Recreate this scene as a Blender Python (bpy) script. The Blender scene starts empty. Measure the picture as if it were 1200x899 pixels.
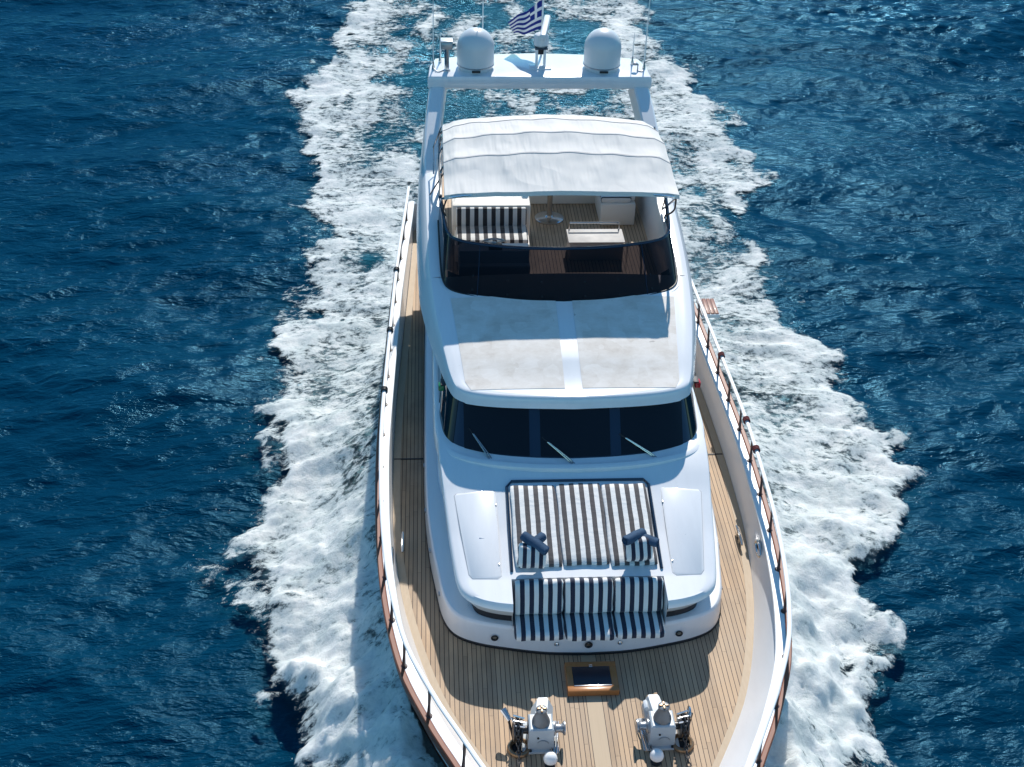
import bpy, bmesh, math, random
import numpy as np
from mathutils import Vector, Matrix

random.seed(7)
rng = np.random.default_rng(11)
S = bpy.context.scene
COL = S.collection
R = math.radians

# ------------------------------------------------------------------ camera
CAM = (-2.023, -11.83, 14.831)
YAW, PITCH, ROLL, FPX = 0.0729552, 0.6015185, 0.0291464, 1499.7
cd = bpy.data.cameras.new('camera'); cam = bpy.data.objects.new('camera', cd); COL.objects.link(cam)
_f = Vector((math.sin(YAW)*math.cos(PITCH), math.cos(YAW)*math.cos(PITCH), -math.sin(PITCH)))
_r = Vector((math.cos(YAW), -math.sin(YAW), 0)); _u = _r.cross(_f)
_r2 = _r*math.cos(ROLL)+_u*math.sin(ROLL); _u2 = -_r*math.sin(ROLL)+_u*math.cos(ROLL)
M = Matrix((( _r2.x,_u2.x,-_f.x),(_r2.y,_u2.y,-_f.y),(_r2.z,_u2.z,-_f.z))).to_4x4()
M.translation = Vector(CAM); cam.matrix_world = M
cd.sensor_fit = 'HORIZONTAL'; cd.sensor_width = 36; cd.lens = 36*FPX/1200
cd.clip_start = .1; cd.clip_end = 9000
S.camera = cam

# ------------------------------------------------------------------ sky and sun
SUN_DIR = Vector((-.18, -1.0, -.90)).normalized()       # the way the light travels
SUN_EL = math.asin(-SUN_DIR.z); SUN_AZ = math.atan2(-SUN_DIR.x, -SUN_DIR.y)
w = bpy.data.worlds.new('World'); S.world = w; w.use_nodes = True
nt = w.node_tree; bg = nt.nodes['Background']
sky = nt.nodes.new('ShaderNodeTexSky'); sky.sky_type = 'NISHITA'; sky.sun_disc = False
sky.sun_elevation = SUN_EL; sky.sun_rotation = SUN_AZ
sky.air_density = 1.0; sky.dust_density = .0; sky.ozone_density = 4.0
_tint = nt.nodes.new('ShaderNodeMix'); _tint.data_type = 'RGBA'; _tint.blend_type = 'MULTIPLY'; _tint.inputs[0].default_value = 1
_tint.inputs[7].default_value = (.64, 1.03, 1.08, 1)
nt.links.new(sky.outputs[0], _tint.inputs[6]); nt.links.new(_tint.outputs[2], bg.inputs[0]); bg.inputs[1].default_value = .12
sd = bpy.data.lights.new('sun', 'SUN'); sd.energy = 4.5; sd.angle = R(.53); sd.color = (1, .96, .90)
so = bpy.data.objects.new('sun', sd); COL.objects.link(so)
so.rotation_euler = SUN_DIR.to_track_quat('-Z', 'Y').to_euler(); so.location = (10, 40, 40)
S.view_settings.view_transform = 'Standard'; S.view_settings.look = 'None'
S.view_settings.gamma = 1; S.view_settings.exposure = 0.24
S.cycles.max_bounces = 6; S.cycles.transparent_max_bounces = 10
try: S.cycles.use_denoising = True
except Exception: pass

# ------------------------------------------------------------------ materials
def nmat(name):
    m = bpy.data.materials.new(name); m.use_nodes = True
    return m, m.node_tree, m.node_tree.nodes['Principled BSDF']
def N(nt, t, **kw):
    n = nt.nodes.new(t)
    for k, v in kw.items(): setattr(n, k, v)
    return n
def L(nt, a, b): nt.links.new(a, b)
def math_n(nt, op, a, b=None, c=None, clamp=False):
    n = N(nt, 'ShaderNodeMath', operation=op, use_clamp=clamp)
    for i, v in enumerate((a, b, c)):
        if v is None: continue
        if hasattr(v, 'is_linked'): L(nt, v, n.inputs[i])
        else: n.inputs[i].default_value = v
    return n.outputs[0]
def noise_n(nt, vec, scale, detail=4, rough=.5):
    n = N(nt, 'ShaderNodeTexNoise'); n.inputs['Scale'].default_value = scale
    n.inputs['Detail'].default_value = detail; n.inputs['Roughness'].default_value = rough
    if vec is not None: L(nt, vec, n.inputs['Vector'])
    return n.outputs['Fac']
def ramp_n(nt, fac, stops):
    n = N(nt, 'ShaderNodeValToRGB'); e = n.color_ramp.elements
    while len(e) < len(stops): e.new(.5)
    for el, (p, c) in zip(e, stops):
        el.position = p; el.color = (c, c, c, 1) if isinstance(c, (int, float)) else (*c, 1)
    L(nt, fac, n.inputs[0]); return n.outputs[0]
def mix_n(nt, fac, a, b, mode='MIX'):
    n = N(nt, 'ShaderNodeMix', data_type='RGBA', blend_type=mode)
    for i, v in ((0, fac), (6, a), (7, b)):
        if hasattr(v, 'is_linked'): L(nt, v, n.inputs[i])
        elif i == 0: n.inputs[0].default_value = v
        else: n.inputs[i].default_value = (*v, 1)
    return n.outputs[2]
def geo_pos(nt): return N(nt, 'ShaderNodeTexCoord').outputs['Object']
def scale_v(nt, v, s):
    n = N(nt, 'ShaderNodeMapping'); n.inputs['Scale'].default_value = s; L(nt, v, n.inputs[0]); return n.outputs[0]
def bump_n(nt, h, strength, dist, b):
    n = N(nt, 'ShaderNodeBump'); n.inputs['Strength'].default_value = strength; n.inputs['Distance'].default_value = dist
    L(nt, h, n.inputs['Height']); L(nt, n.outputs[0], b.inputs['Normal']); return n

def paint(name, col, rough=.3, metal=0, var=.06, bump=.0, spec=.5, nscale=2.5):
    m, t, b = nmat(name)
    p = geo_pos(t)
    f = noise_n(t, p, nscale, 5, .6)
    c = mix_n(t, f, tuple(max(0, x*(1-var)) for x in col), tuple(min(1, x*(1+var)) for x in col))
    L(t, c, b.inputs['Base Color'])
    r = N(t, 'ShaderNodeMapRange'); L(t, noise_n(t, p, nscale*3, 4), r.inputs[0])
    r.inputs[3].default_value = rough*.8; r.inputs[4].default_value = min(1, rough*1.25)
    L(t, r.outputs[0], b.inputs['Roughness'])
    b.inputs['Metallic'].default_value = metal; b.inputs['Specular IOR Level'].default_value = spec
    if bump: bump_n(t, noise_n(t, p, 60, 3), .4, bump, b)
    return m

def gelcoat(name, col=(.80, .80, .80)):
    m, t, b = nmat(name); p = geo_pos(t)
    streak = noise_n(t, scale_v(t, p, (3.2, .5, 1.2)), 2.0, 6, .62)
    c = mix_n(t, ramp_n(t, streak, [(.3, 0.0), (.75, 1.0)]), tuple(x*.93 for x in col), col)
    specks = ramp_n(t, noise_n(t, p, 38, 2, .5), [(.69, 0.0), (.76, 1.0)])
    c = mix_n(t, math_n(t, 'MULTIPLY', specks, .25), c, (.50, .48, .44))
    L(t, c, b.inputs['Base Color'])
    b.inputs['Roughness'].default_value = .22; b.inputs['Coat Weight'].default_value = .25; b.inputs['Coat Roughness'].default_value = .08
    bump_n(t, noise_n(t, p, 1.6, 2), .15, .012, b)
    return m

def teak(name, pitch=.062, king=0.0, light=(.53, .355, .21), dark=(.34, .225, .135), caulk=(.028, .022, .02), line=.135, greyed=.0):
    m, t, b = nmat(name); p = geo_pos(t)
    s = N(t, 'ShaderNodeSeparateXYZ'); L(t, p, s.inputs[0]); x, y = s.outputs[0], s.outputs[1]
    ax = math_n(t, 'ABSOLUTE', x)
    q = math_n(t, 'DIVIDE', math_n(t, 'SUBTRACT', x, king), pitch)
    idx = math_n(t, 'FLOOR', q); fr = math_n(t, 'FRACT', q)
    # butt joints staggered from plank to plank
    rnd = N(t, 'ShaderNodeTexWhiteNoise', noise_dimensions='1D'); L(t, idx, rnd.inputs['W'])
    yy = math_n(t, 'ADD', math_n(t, 'DIVIDE', y, 2.6), math_n(t, 'MULTIPLY', rnd.outputs[0], 7.3))
    seg = math_n(t, 'FLOOR', yy); fy = math_n(t, 'FRACT', yy)
    r2 = N(t, 'ShaderNodeTexWhiteNoise', noise_dimensions='2D')
    cb = N(t, 'ShaderNodeCombineXYZ'); L(t, idx, cb.inputs[0]); L(t, seg, cb.inputs[1]); L(t, cb.outputs[0], r2.inputs['Vector'])
    grain = noise_n(t, scale_v(t, p, (60, 1.4, 1)), 1.0, 6, .65)
    patch = noise_n(t, p, .9, 5, .6)
    f = math_n(t, 'ADD', math_n(t, 'MULTIPLY', r2.outputs[0], .8), math_n(t, 'MULTIPLY', math_n(t, 'SUBTRACT', grain, .25), .6))
    wood = mix_n(t, f, dark, light)
    wood = mix_n(t, ramp_n(t, patch, [(.35, 0.0), (.7, .55)]), wood, (.42, .33, .24))
    wet = ramp_n(t, noise_n(t, scale_v(t, p, (1.6, .7, 1)), 1.1, 5, .6), [(.52, 0.0), (.68, .5)])
    wood = mix_n(t, wet, wood, (.22, .155, .10))
    ln = math_n(t, 'LESS_THAN', math_n(t, 'ABSOLUTE', math_n(t, 'SUBTRACT', fr, .5)), .5-line*.5)
    ln2 = math_n(t, 'GREATER_THAN', fy, .004)
    mask = math_n(t, 'MULTIPLY', ln, math_n(t, 'ADD', math_n(t, 'MULTIPLY', ln2, .3), .7))
    if king > 0:
        inking = math_n(t, 'LESS_THAN', ax, king-.004)
        edge = math_n(t, 'GREATER_THAN', ax, king+.004)
        wood = mix_n(t, inking, wood, mix_n(t, grain, (.43, .32, .21), (.52, .40, .27)))
        mask = math_n(t, 'MAXIMUM', math_n(t, 'MULTIPLY', mask, edge), inking)
    c = mix_n(t, mask, caulk, wood)
    L(t, c, b.inputs['Base Color']); b.inputs['Roughness'].default_value = .62; b.inputs['Specular IOR Level'].default_value = .3
    bump_n(t, math_n(t, 'ADD', mask, math_n(t, 'MULTIPLY', grain, .3)), .5, .003, b)
    return m

def wood_plain(name, a, b_, rough=.3):
    m, t, b = nmat(name); p = geo_pos(t)
    g = noise_n(t, scale_v(t, p, (9, 2, 9)), 3, 6, .65)
    L(t, mix_n(t, g, a, b_), b.inputs['Base Color']); b.inputs['Roughness'].default_value = rough
    b.inputs['Coat Weight'].default_value = .06; b.inputs['Specular IOR Level'].default_value = .3
    return m

def stripes(name, pitch=.137, phase=0.0, axis=0, dark=(.042, .041, .046), light=(.78, .77, .74), lw=.5):
    m, t, b = nmat(name); p = geo_pos(t)
    s = N(t, 'ShaderNodeSeparateXYZ'); L(t, p, s.inputs[0])
    wob = math_n(t, 'MULTIPLY', math_n(t, 'SUBTRACT', noise_n(t, p, 3, 2), .5), .012)
    fr = math_n(t, 'FRACT', math_n(t, 'ADD', math_n(t, 'DIVIDE', math_n(t, 'ADD', s.outputs[axis], wob), pitch), phase))
    k = math_n(t, 'LESS_THAN', fr, lw)
    soil = noise_n(t, p, 4, 5, .6)
    lt = mix_n(t, soil, tuple(x*.88 for x in light), light)
    L(t, mix_n(t, k, lt, dark), b.inputs['Base Color'])
    b.inputs['Roughness'].default_value = .85; b.inputs['Specular IOR Level'].default_value = .25
    b.inputs['Sheen Weight'].default_value = .25
    h = math_n(t, 'ADD', noise_n(t, scale_v(t, p, (2, 5, 2)), 3, 4), math_n(t, 'MULTIPLY', noise_n(t, p, 240, 1), .05))
    bump_n(t, h, .5, .02, b)
    return m

MT = {}
MT['white'] = gelcoat('white_gelcoat')
MT['canvas_white'] = paint('white_vinyl', (.82, .78, .71), .5)
MT['teak'] = teak('teak_planking', king=.105)
MT['teak_fly'] = teak('teak_fly_planking', pitch=.062, king=0.0, light=(.62, .44, .28), dark=(.46, .32, .20))
MT['margin'] = wood_plain('teak_margin', (.40, .30, .20), (.52, .41, .29), .6)
MT['mahogany'] = wood_plain('varnished_mahogany', (.15, .038, .016), (.26, .075, .03), .45)
MT['hatchwood'] = wood_plain('varnished_teak', (.33, .135, .045), (.46, .20, .07), .25)
MT['stanchion'] = paint('dark_brown_metal', (.07, .035, .03), .35)
MT['railwhite'] = paint('white_rail', (.82, .82, .80), .3)
MT['black'] = paint('black_rubber', (.012, .013, .016), .55)
MT['navy'] = paint('navy_gloss', (.012, .028, .055), .12, var=.03)
MT['dash'] = paint('dark_vinyl', (.004, .007, .014), .7, spec=.2)
MT['steel'] = paint('stainless_steel', (.62, .62, .62), .18, metal=1, var=.04)
MT['alloy'] = paint('grey_alloy', (.36, .38, .40), .35, metal=.6)
MT['mach'] = paint('grey_white_enamel', (.44, .48, .50), .4, var=.12, nscale=8)
MT['locker'] = paint('shaded_white_vinyl', (.42, .41, .40), .6)  # white vinyl darkened to grey, the shade on the locker put into its colour
MT['pole'] = paint('brushed_pole', (.42, .37, .31), .4, metal=.7)
MT['hatchglass'] = paint('hatch_glass', (.006, .009, .022), .35, var=.2)
MT['drum'] = paint('dull_drum', (.16, .17, .18), .4, metal=.4, var=.15, nscale=12)
MT['bronze'] = paint('worn_bronze', (.30, .20, .12), .35, metal=.8, var=.2, nscale=10)
MT['chain'] = paint('galvanised_chain', (.075, .07, .068), .4, metal=.6, var=.3, nscale=20)
MT['red'] = paint('red_lens', (.45, .012, .015), .2)
MT['green'] = paint('green_lens', (.01, .16, .06), .2)
MT['dome'] = paint('radome_white', (.64, .66, .67), .35, var=.02)
MT['nonskid'] = None
MT['towel'] = paint('navy_towel', (.050, .088, .145), .95, var=.35, bump=.01, spec=.1, nscale=14)
MT['rope'] = paint('dark_red_rope', (.16, .03, .03), .8)
MT['stripe'] = stripes('striped_fabric_lit', dark=(.078, .070, .070))  # sunlit copy of the cushion fabric: dark stripes lightened to grey-brown
MT['stripe_seat_shade'] = stripes('striped_fabric_seat_shade', pitch=.125, dark=(.020, .024, .046))  # shaded copy of the same fabric: navy stripes stand in for shade
MT['stripe_pillow_shade'] = stripes('striped_fabric_pillow_shade', pitch=.11, phase=.15, dark=(.020, .024, .046))  # pillow stripes coloured navy for the shade on them
MT['stripe_fly'] = stripes('striped_fabric_fly', pitch=.15)
MT['stripe_cross'] = stripes('striped_fabric_cross', pitch=.10, axis=1, lw=.32, phase=.5)

def mk_nonskid(name, con):
    m, t, b = nmat(name); p = geo_pos(t)
    vor = N(t, 'ShaderNodeTexVoronoi', distance='CHEBYCHEV'); vor.inputs['Scale'].default_value = 4.2; L(t, p, vor.inputs['Vector'])
    f = math_n(t, 'ADD', math_n(t, 'MULTIPLY', vor.outputs['Color'], .22), math_n(t, 'MULTIPLY', noise_n(t, scale_v(t, p, (1, 1.6, 1)), 3.0, 8, .7), .95))
    c = ramp_n(t, f, [(.25, (.56, .49, .42)), (.5, (.70, .64, .57)), (.75, (.80, .75, .69))])
    f = math_n(t, 'ADD', math_n(t, 'MULTIPLY', math_n(t, 'SUBTRACT', f, .58), con), .62)
    chips = ramp_n(t, noise_n(t, scale_v(t, p, (2, 4, 1)), 2.2, 3), [(.70, 0.0), (.74, 1.0)])
    c = mix_n(t, math_n(t, 'MULTIPLY', chips, .6*min(1, con)), c, (.36, .32, .29))
    L(t, c, b.inputs['Base Color']); b.inputs['Roughness'].default_value = .8; b.inputs['Specular IOR Level'].default_value = .2
    bump_n(t, noise_n(t, p, 130, 2), .3, .003, b)
    return m
MT['nonskid'] = mk_nonskid('worn_nonskid', 1.15); MT['nonskid_smooth'] = mk_nonskid('smooth_nonskid', .22)

def mk_glass_dark():
    m, t, b = nmat('black_window_glass'); p = geo_pos(t)
    L(t, mix_n(t, noise_n(t, p, .8, 2), (.003, .005, .009), (.006, .010, .016)), b.inputs['Base Color'])
    b.inputs['Roughness'].default_value = .04; b.inputs['Specular IOR Level'].default_value = .35
    return m
MT['glass'] = mk_glass_dark()

def mk_tint():
    m, t, b = nmat('tinted_acrylic'); p = geo_pos(t)
    out = t.nodes['Material Output']
    tr = N(t, 'ShaderNodeBsdfTransparent')
    L(t, mix_n(t, noise_n(t, p, .7, 2), (.055, .054, .066), (.072, .070, .084)), tr.inputs[0])
    gl = N(t, 'ShaderNodeBsdfGlossy'); gl.inputs['Roughness'].default_value = .05; gl.inputs[0].default_value = (.9, .9, .9, 1)
    fr = N(t, 'ShaderNodeFresnel'); fr.inputs[0].default_value = 1.4
    mx = N(t, 'ShaderNodeMixShader'); L(t, math_n(t, 'MULTIPLY', fr.outputs[0], .8), mx.inputs[0]); L(t, tr.outputs[0], mx.inputs[1]); L(t, gl.outputs[0], mx.inputs[2])
    L(t, mx.outputs[0], out.inputs[0]); t.nodes.remove(b)
    return m
MT['tint'] = mk_tint()

def mk_canvas():
    m, t, b = nmat('awning_canvas'); p = geo_pos(t)
    out = t.nodes['Material Output']
    c = mix_n(t, noise_n(t, p, 2.2, 5, .6), (.80, .775, .725), (.88, .855, .81))
    L(t, c, b.inputs['Base Color']); b.inputs['Roughness'].default_value = .75
    wr = math_n(t, 'MULTIPLY', noise_n(t, scale_v(t, p, (3.6, .6, 1)), 1.5, 2, .45), ramp_n(t, noise_n(t, p, .9, 2), [(.4, .25), (.62, 1.0)]))
    bump_n(t, wr, .75, .09, b)
    tl = N(t, 'ShaderNodeBsdfTranslucent'); tl.inputs[0].default_value = (.6, .58, .54, 1)
    mx = N(t, 'ShaderNodeMixShader'); mx.inputs[0].default_value = .24
    L(t, b.outputs[0], mx.inputs[1]); L(t, tl.outputs[0], mx.inputs[2]); L(t, mx.outputs[0], out.inputs[0])
    return m
MT['canvas'] = mk_canvas()

# ------------------------------------------------------------------ mesh helpers (world coordinates)
class MB:
    def __init__(self): self.v = []; self.f = []
    def add(self, vs, fs):
        o = len(self.v); self.v += [tuple(p) for p in vs]; self.f += [tuple(i+o for i in f) for f in fs]; return self
    def bm(self, b):
        b.verts.ensure_lookup_table()
        self.add([v.co[:] for v in b.verts], [[l.vert.index for l in f.loops] for f in b.faces]); b.free(); return self
    def box(self, c, s, bev=.01, rot=None, seg=2):
        b = bmesh.new(); bmesh.ops.create_cube(b, size=1)
        bmesh.ops.scale(b, vec=s, verts=b.verts)
        if bev: bmesh.ops.bevel(b, geom=b.edges[:], offset=min(bev, min(s)*.45), segments=seg, profile=.5, affect='EDGES')
        if rot is not None: bmesh.ops.transform(b, matrix=rot.to_4x4(), verts=b.verts)
        bmesh.ops.translate(b, vec=c, verts=b.verts); b.verts.index_update()
        return self.bm(b)
    def grid(self, rows, close=False, flip=False):
        n = len(rows[0]); vs = [p for r in rows for p in r]; fs = []
        for i in range(len(rows)-1):
            for j in range(n if close else n-1):
                a, b_, c, d = i*n+j, i*n+(j+1) % n, (i+1)*n+(j+1) % n, (i+1)*n+j
                fs.append((a, d, c, b_) if flip else (a, b_, c, d))
        return self.add(vs, fs)
    def poly(self, pts): return self.add(pts, [tuple(range(len(pts)))])
    def prism(self, pts, d):            # polygon pts (3d) extruded by vector d
        n = len(pts); d = Vector(d)
        vs = [Vector(p) for p in pts]+[Vector(p)+d for p in pts]
        fs = [tuple(range(n))[::-1], tuple(range(n, 2*n))]+[(i, (i+1) % n, n+(i+1) % n, n+i) for i in range(n)]
        return self.add(vs, fs)
    def tube(self, pts, r, seg=8, caps=True, flat=None):
        pts = [Vector(p) for p in pts]; rows = []
        up0 = Vector((0, 0, 1)); n = len(pts)
        for i, p in enumerate(pts):
            t = (pts[min(i+1, n-1)]-pts[max(i-1, 0)]).normalized()
            a = t.cross(up0)
            if a.length < 1e-3: a = t.cross(Vector((0, 1, 0)))
            a.normalize(); b_ = a.cross(t).normalized()
            rr = r[i] if isinstance(r, (list, tuple)) else r
            fl = flat if flat else 1
            rows.append([p+a*rr*math.cos(2*math.pi*k/seg)+b_*rr*fl*math.sin(2*math.pi*k/seg) for k in range(seg)])
        self.grid(rows, close=True)
        if caps: self.poly(rows[0][::-1]); self.poly(rows[-1])
        return self
    def lathe(self, prof, c, axis=(0, 0, 1), seg=24):
        ax = Vector(axis).normalized(); a = ax.orthogonal().normalized(); b_ = ax.cross(a); c = Vector(c)
        rows = [[c+ax*z+(a*math.cos(2*math.pi*k/seg)+b_*math.sin(2*math.pi*k/seg))*max(r, 1e-4) for k in range(seg)] for r, z in prof]
        self.grid(rows, close=True, flip=False)
        self.poly(rows[0][::-1]); self.poly(rows[-1]); return self
    def build(self, name, mat, parent=None, origin=None, angle=35, tags=None, subsurf=0):
        if parent is not None: o0 = ORIG[parent]
        else: o0 = Vector(origin) if origin is not None else Vector((0, 0, 0))
        me = bpy.data.meshes.new(name)
        me.from_pydata([tuple(Vector(p)-o0) for p in self.v], [], self.f)
        b = bmesh.new(); b.from_mesh(me)
        bmesh.ops.remove_doubles(b, verts=b.verts, dist=2e-5)
        bmesh.ops.recalc_face_normals(b, faces=b.faces); b.to_mesh(me); b.free()
        me.shade_smooth(); me.set_sharp_from_angle(angle=R(angle))
        me.materials.append(MT[mat] if isinstance(mat, str) else mat)
        o = bpy.data.objects.new(name, me); COL.objects.link(o)
        if parent is not None: o.parent = parent
        else: o.location = o0
        ORIG[o] = o0
        if subsurf:
            md = o.modifiers.new('sub', 'SUBSURF'); md.levels = md.render_levels = subsurf
        if tags: tag(o, *tags)
        return o
ORIG = {}
def tag(o, label, cat, group=None, kind=None):
    o['label'] = label
    if cat: o['category'] = cat
    if group: o['group'] = group
    if kind: o['kind'] = kind
def thing(name, loc, label, cat, group=None):
    o = bpy.data.objects.new(name, None); COL.objects.link(o); o.location = loc; o.empty_display_size = .2
    ORIG[o] = Vector(loc); tag(o, label, cat, group); return o

def pchip(xs, ys):
    xs = np.array(xs, float); ys = np.array(ys, float); h = np.diff(xs); d = np.diff(ys)/h
    m = np.zeros(len(xs)); m[0], m[-1] = d[0], d[-1]
    for i in range(1, len(xs)-1):
        m[i] = 0 if d[i-1]*d[i] <= 0 else 2*d[i-1]*d[i]/(d[i-1]+d[i])
    def f(x):
        x = np.clip(x, xs[0], xs[-1]); i = np.clip(np.searchsorted(xs, x)-1, 0, len(xs)-2)
        t = (x-xs[i])/h[i]
        return (ys[i]*(1+2*t)*(1-t)**2+h[i]*m[i]*t*(1-t)**2+ys[i+1]*t*t*(3-2*t)+h[i]*m[i+1]*t*t*(t-1))
    return f
def smooth_path(pts, n):                # Catmull-Rom through pts, n samples
    P = [Vector(p) for p in pts]; out = []
    Q = [P[0]*2-P[1]]+P+[P[-1]*2-P[-2]]
    m = len(P)-1
    for k in range(n):
        u = k/(n-1)*m; i = min(int(u), m-1); t = u-i
        a, b_, c, d = Q[i], Q[i+1], Q[i+2], Q[i+3]
        out.append(.5*((2*b_)+(c-a)*t+(2*a-5*b_+4*c-d)*t*t+(3*b_-a-3*c+d)*t**3))
    return out
def half_outline(pts, n=40): return [(p.x, p.y) for p in smooth_path([(x, y, 0) for x, y in pts], n)]
def full(h):                            # half outline from the centre front to aft -> port to starboard
    return [(-x, y) for x, y in h[::-1]]+[p for p in h if p[0] > 1e-6]
def inset(h, d):
    out = []
    for i, (x, y) in enumerate(h):
        a = h[max(i-1, 0)]; b_ = h[min(i+1, len(h)-1)]
        tx, ty = b_[0]-a[0], b_[1]-a[1]; l = math.hypot(tx, ty) or 1
        nx, ny = -ty/l, tx/l            # inward for an outline running outward then aft
        if i == 0 and x < 1e-6: nx, ny = 0, 1
        out.append((max(0, x+nx*d) if x > 1e-6 else 0, y+ny*d))
    return out

# ------------------------------------------------------------------ sea: one sheet, wakes laid on it
def vnoise(x, y, seed=0):
    xi = np.floor(x).astype(np.int64); yi = np.floor(y).astype(np.int64); fx = x-xi; fy = y-yi
    u = fx*fx*fx*(fx*(fx*6-15)+10); v = fy*fy*fy*(fy*(fy*6-15)+10)
    def h(a, b_):
        n = (a*374761393+b_*668265263+seed*1442695041) & 0xffffffff
        n = ((n ^ (n >> 13))*1274126177) & 0xffffffff
        return ((n ^ (n >> 16)) & 0xffff)/65535.0
    return (h(xi, yi)*(1-u)+h(xi+1, yi)*u)*(1-v)+(h(xi, yi+1)*(1-u)+h(xi+1, yi+1)*u)*v
def fbm(x, y, oct=5, seed=0, gain=.5):
    s = np.zeros_like(x); a = 1; tot = 0
    for k in range(oct):
        c, sn = math.cos(k*1.1), math.sin(k*1.1)
        s += a*vnoise((x*c-y*sn)*2**k+17.3*k, (x*sn+y*c)*2**k-9.1*k, seed+k); tot += a; a *= gain
    return s/tot
_wv = []
for k in range(46):
    lam = .55*(9/.55)**rng.random(); ang = math.pi/2+.15+rng.normal()*.42
    _wv.append((2*math.pi/lam*math.cos(ang), 2*math.pi/lam*math.sin(ang), .0047*lam**.85, rng.random()*6.283, lam))
def waves(x, y, spacing=None):
    z = np.zeros_like(x); wx = (fbm(x*.25, y*.25, 3, 5)-.5)*2.2
    for kx, ky, a, ph, lam in _wv:
        f = 1.0 if spacing is None else np.clip(lam/(spacing*2.5)-.6, 0, 1)
        s = np.sin(kx*(x+wx)+ky*(y+wx*.6)+ph); z += a*f*(s+.35*s*s-.17)
    gust = .45+1.1*fbm(x*.07, y*.10, 3, 42)
    rid = 1-np.abs(2*fbm(x*.9, y*1.9, 4, 77)-1)
    f = 1.0 if spacing is None else np.clip(1.2-spacing*2, 0, 1)
    return z*gust+(rid-.7)*.09*f*gust
XL = pchip([-14, -4, -2.5, .47, 1.95, 3.62, 4.91, 6.76, 7.8, 10.1, 15.2, 18.35, 20.4, 29, 34, 44, 60],
           [-.8, -1.6, -2.8, -3.75, -4.3, -4.6, -5.75, -5.15, -5.35, -5.05, -4.8, -5.0, -5.5, -5.7, -4.8, -5.1, -5.8])
XR = pchip([-14, -4, -2.5, -.1, .96, 2.94, 4.15, 5.71, 8.08, 10.5, 11.9, 15.5, 19, 22.7, 27.5, 32.5, 44, 60],
           [.8, 1.6, 3.0, 4.0, 4.6, 4.8, 5.3, 6.25, 6.2, 6.2, 5.6, 5.55, 6.4, 6.7, 6.1, 5.4, 5.9, 6.6])
def foam_density(x, y):
    wob = (fbm(x*.55, y*.55, 4, 3)-.5)*2.2+(fbm(x*1.7, y*1.7, 4, 9)-.5)*1.3+.20
    dl = x-XL(y)+wob; dr = XR(y)-x+wob
    d = np.minimum(dl, dr)                                  # >0 inside the wake
    inside = np.clip(d/.5, 0, 1)
    edge = np.exp(-np.clip(d, 0, None)/1.9)                 # breaking crest is the densest
    streak = fbm(x*1.3+fbm(x*.4, y*.4, 3, 8)*2, y*.45, 5, 21)
    core = .54+.26*edge+(streak-.5)*.85+.30*np.clip((11-y)/11, 0, 1)
    # astern, between the two crests, the water is only streaked
    ast_ = np.clip((np.minimum(x+4.1, 4.6-x))/1.6, 0, 1); ast = np.clip((y-17)/4, 0, 1)*ast_
    core = core-ast*(.36-.40*np.clip(streak*2-.6, 0, 1))
    far = np.clip((y-22)/16, 0, 1)
    core = core-far*.08+.10*np.clip((y-12)/4, 0, 1)*(1-ast_)
    patch = np.clip((fbm(x*.6, y*.6, 3, 55)-.60)*4, 0, 1)*.5*np.clip((y-4)/6, 0, 1)
    return np.clip(inside*np.clip(core-patch, 0, 1.2)*np.clip((y+4.4)/1.4, 0, 1), 0, 1.1), d
WCF = pchip([-4.35, -3.8, -3.2, -2.4, -1.4, -.35, .85, 1.9, 4, 9, 12.5], [0, .70, 1.12, 1.59, 2.09, 2.49, 2.71, 2.81, 2.88, 2.74, 2.55])
def foam_height(x, y, dens, d):
    lump = fbm(x*1.5, y*1.5, 5, 31, .55); fine = fbm(x*5, y*5, 3, 66)
    crest = np.exp(-((d-.7)/.9)**2)
    near = np.clip((16-y)/16, .15, 1)
    hullside = np.exp(-np.clip(np.abs(x)-2.5, 0, None)/1.25)*np.clip((13-y)/7, 0, 1)*np.clip((y+8)/5, 0, 1)*1.75*(.85+.3*lump)  # foam heaped against the hull, shaped to hide the hull's shadow
    hullside = np.minimum(hullside, np.where(np.abs(x) < WCF(y)-.1, 1.25, 9))
    return dens*(.03+.20*crest*near*np.clip(lump*1.6-.3, 0, 1)+.17*(lump-.42)*near+.12*(fine-.5)*near)+hullside

def tensor(xs, ys, zf, mat, name, attrs=None, keep=None):
    X, Y = np.meshgrid(xs, ys); nx, ny = len(xs), len(ys)
    Z = zf(X, Y)
    idx = np.arange(nx*ny).reshape(ny, nx)
    q = np.stack([idx[:-1, :-1], idx[:-1, 1:], idx[1:, 1:], idx[1:, :-1]], -1).reshape(-1, 4)
    co = np.stack([X, Y, Z], -1).reshape(-1, 3)
    A = {k: f.reshape(-1) for k, f in (attrs or {}).items()}
    if keep is not None:
        q = q[keep.reshape(-1)[q].any(1)]
        used = np.unique(q); re = np.full(nx*ny, -1); re[used] = np.arange(len(used)); q = re[q]; co = co[used]
        A = {k: a[used] for k, a in A.items()}
    me = bpy.data.meshes.new(name)
    me.vertices.add(len(co)); me.vertices.foreach_set('co', co.astype(np.float32).ravel())
    me.loops.add(q.size); me.loops.foreach_set('vertex_index', q.astype(np.int32).ravel())
    me.polygons.add(len(q)); me.polygons.foreach_set('loop_start', np.arange(0, q.size, 4, dtype=np.int32))
    me.polygons.foreach_set('loop_total', np.full(len(q), 4, np.int32))
    me.update(calc_edges=True); me.validate()
    for k, a in A.items():
        at = me.attributes.new(k, 'FLOAT', 'POINT'); at.data.foreach_set('value', a.astype(np.float32))
    me.shade_smooth(); me.materials.append(mat)
    o = bpy.data.objects.new(name, me); COL.objects.link(o); return o

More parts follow.
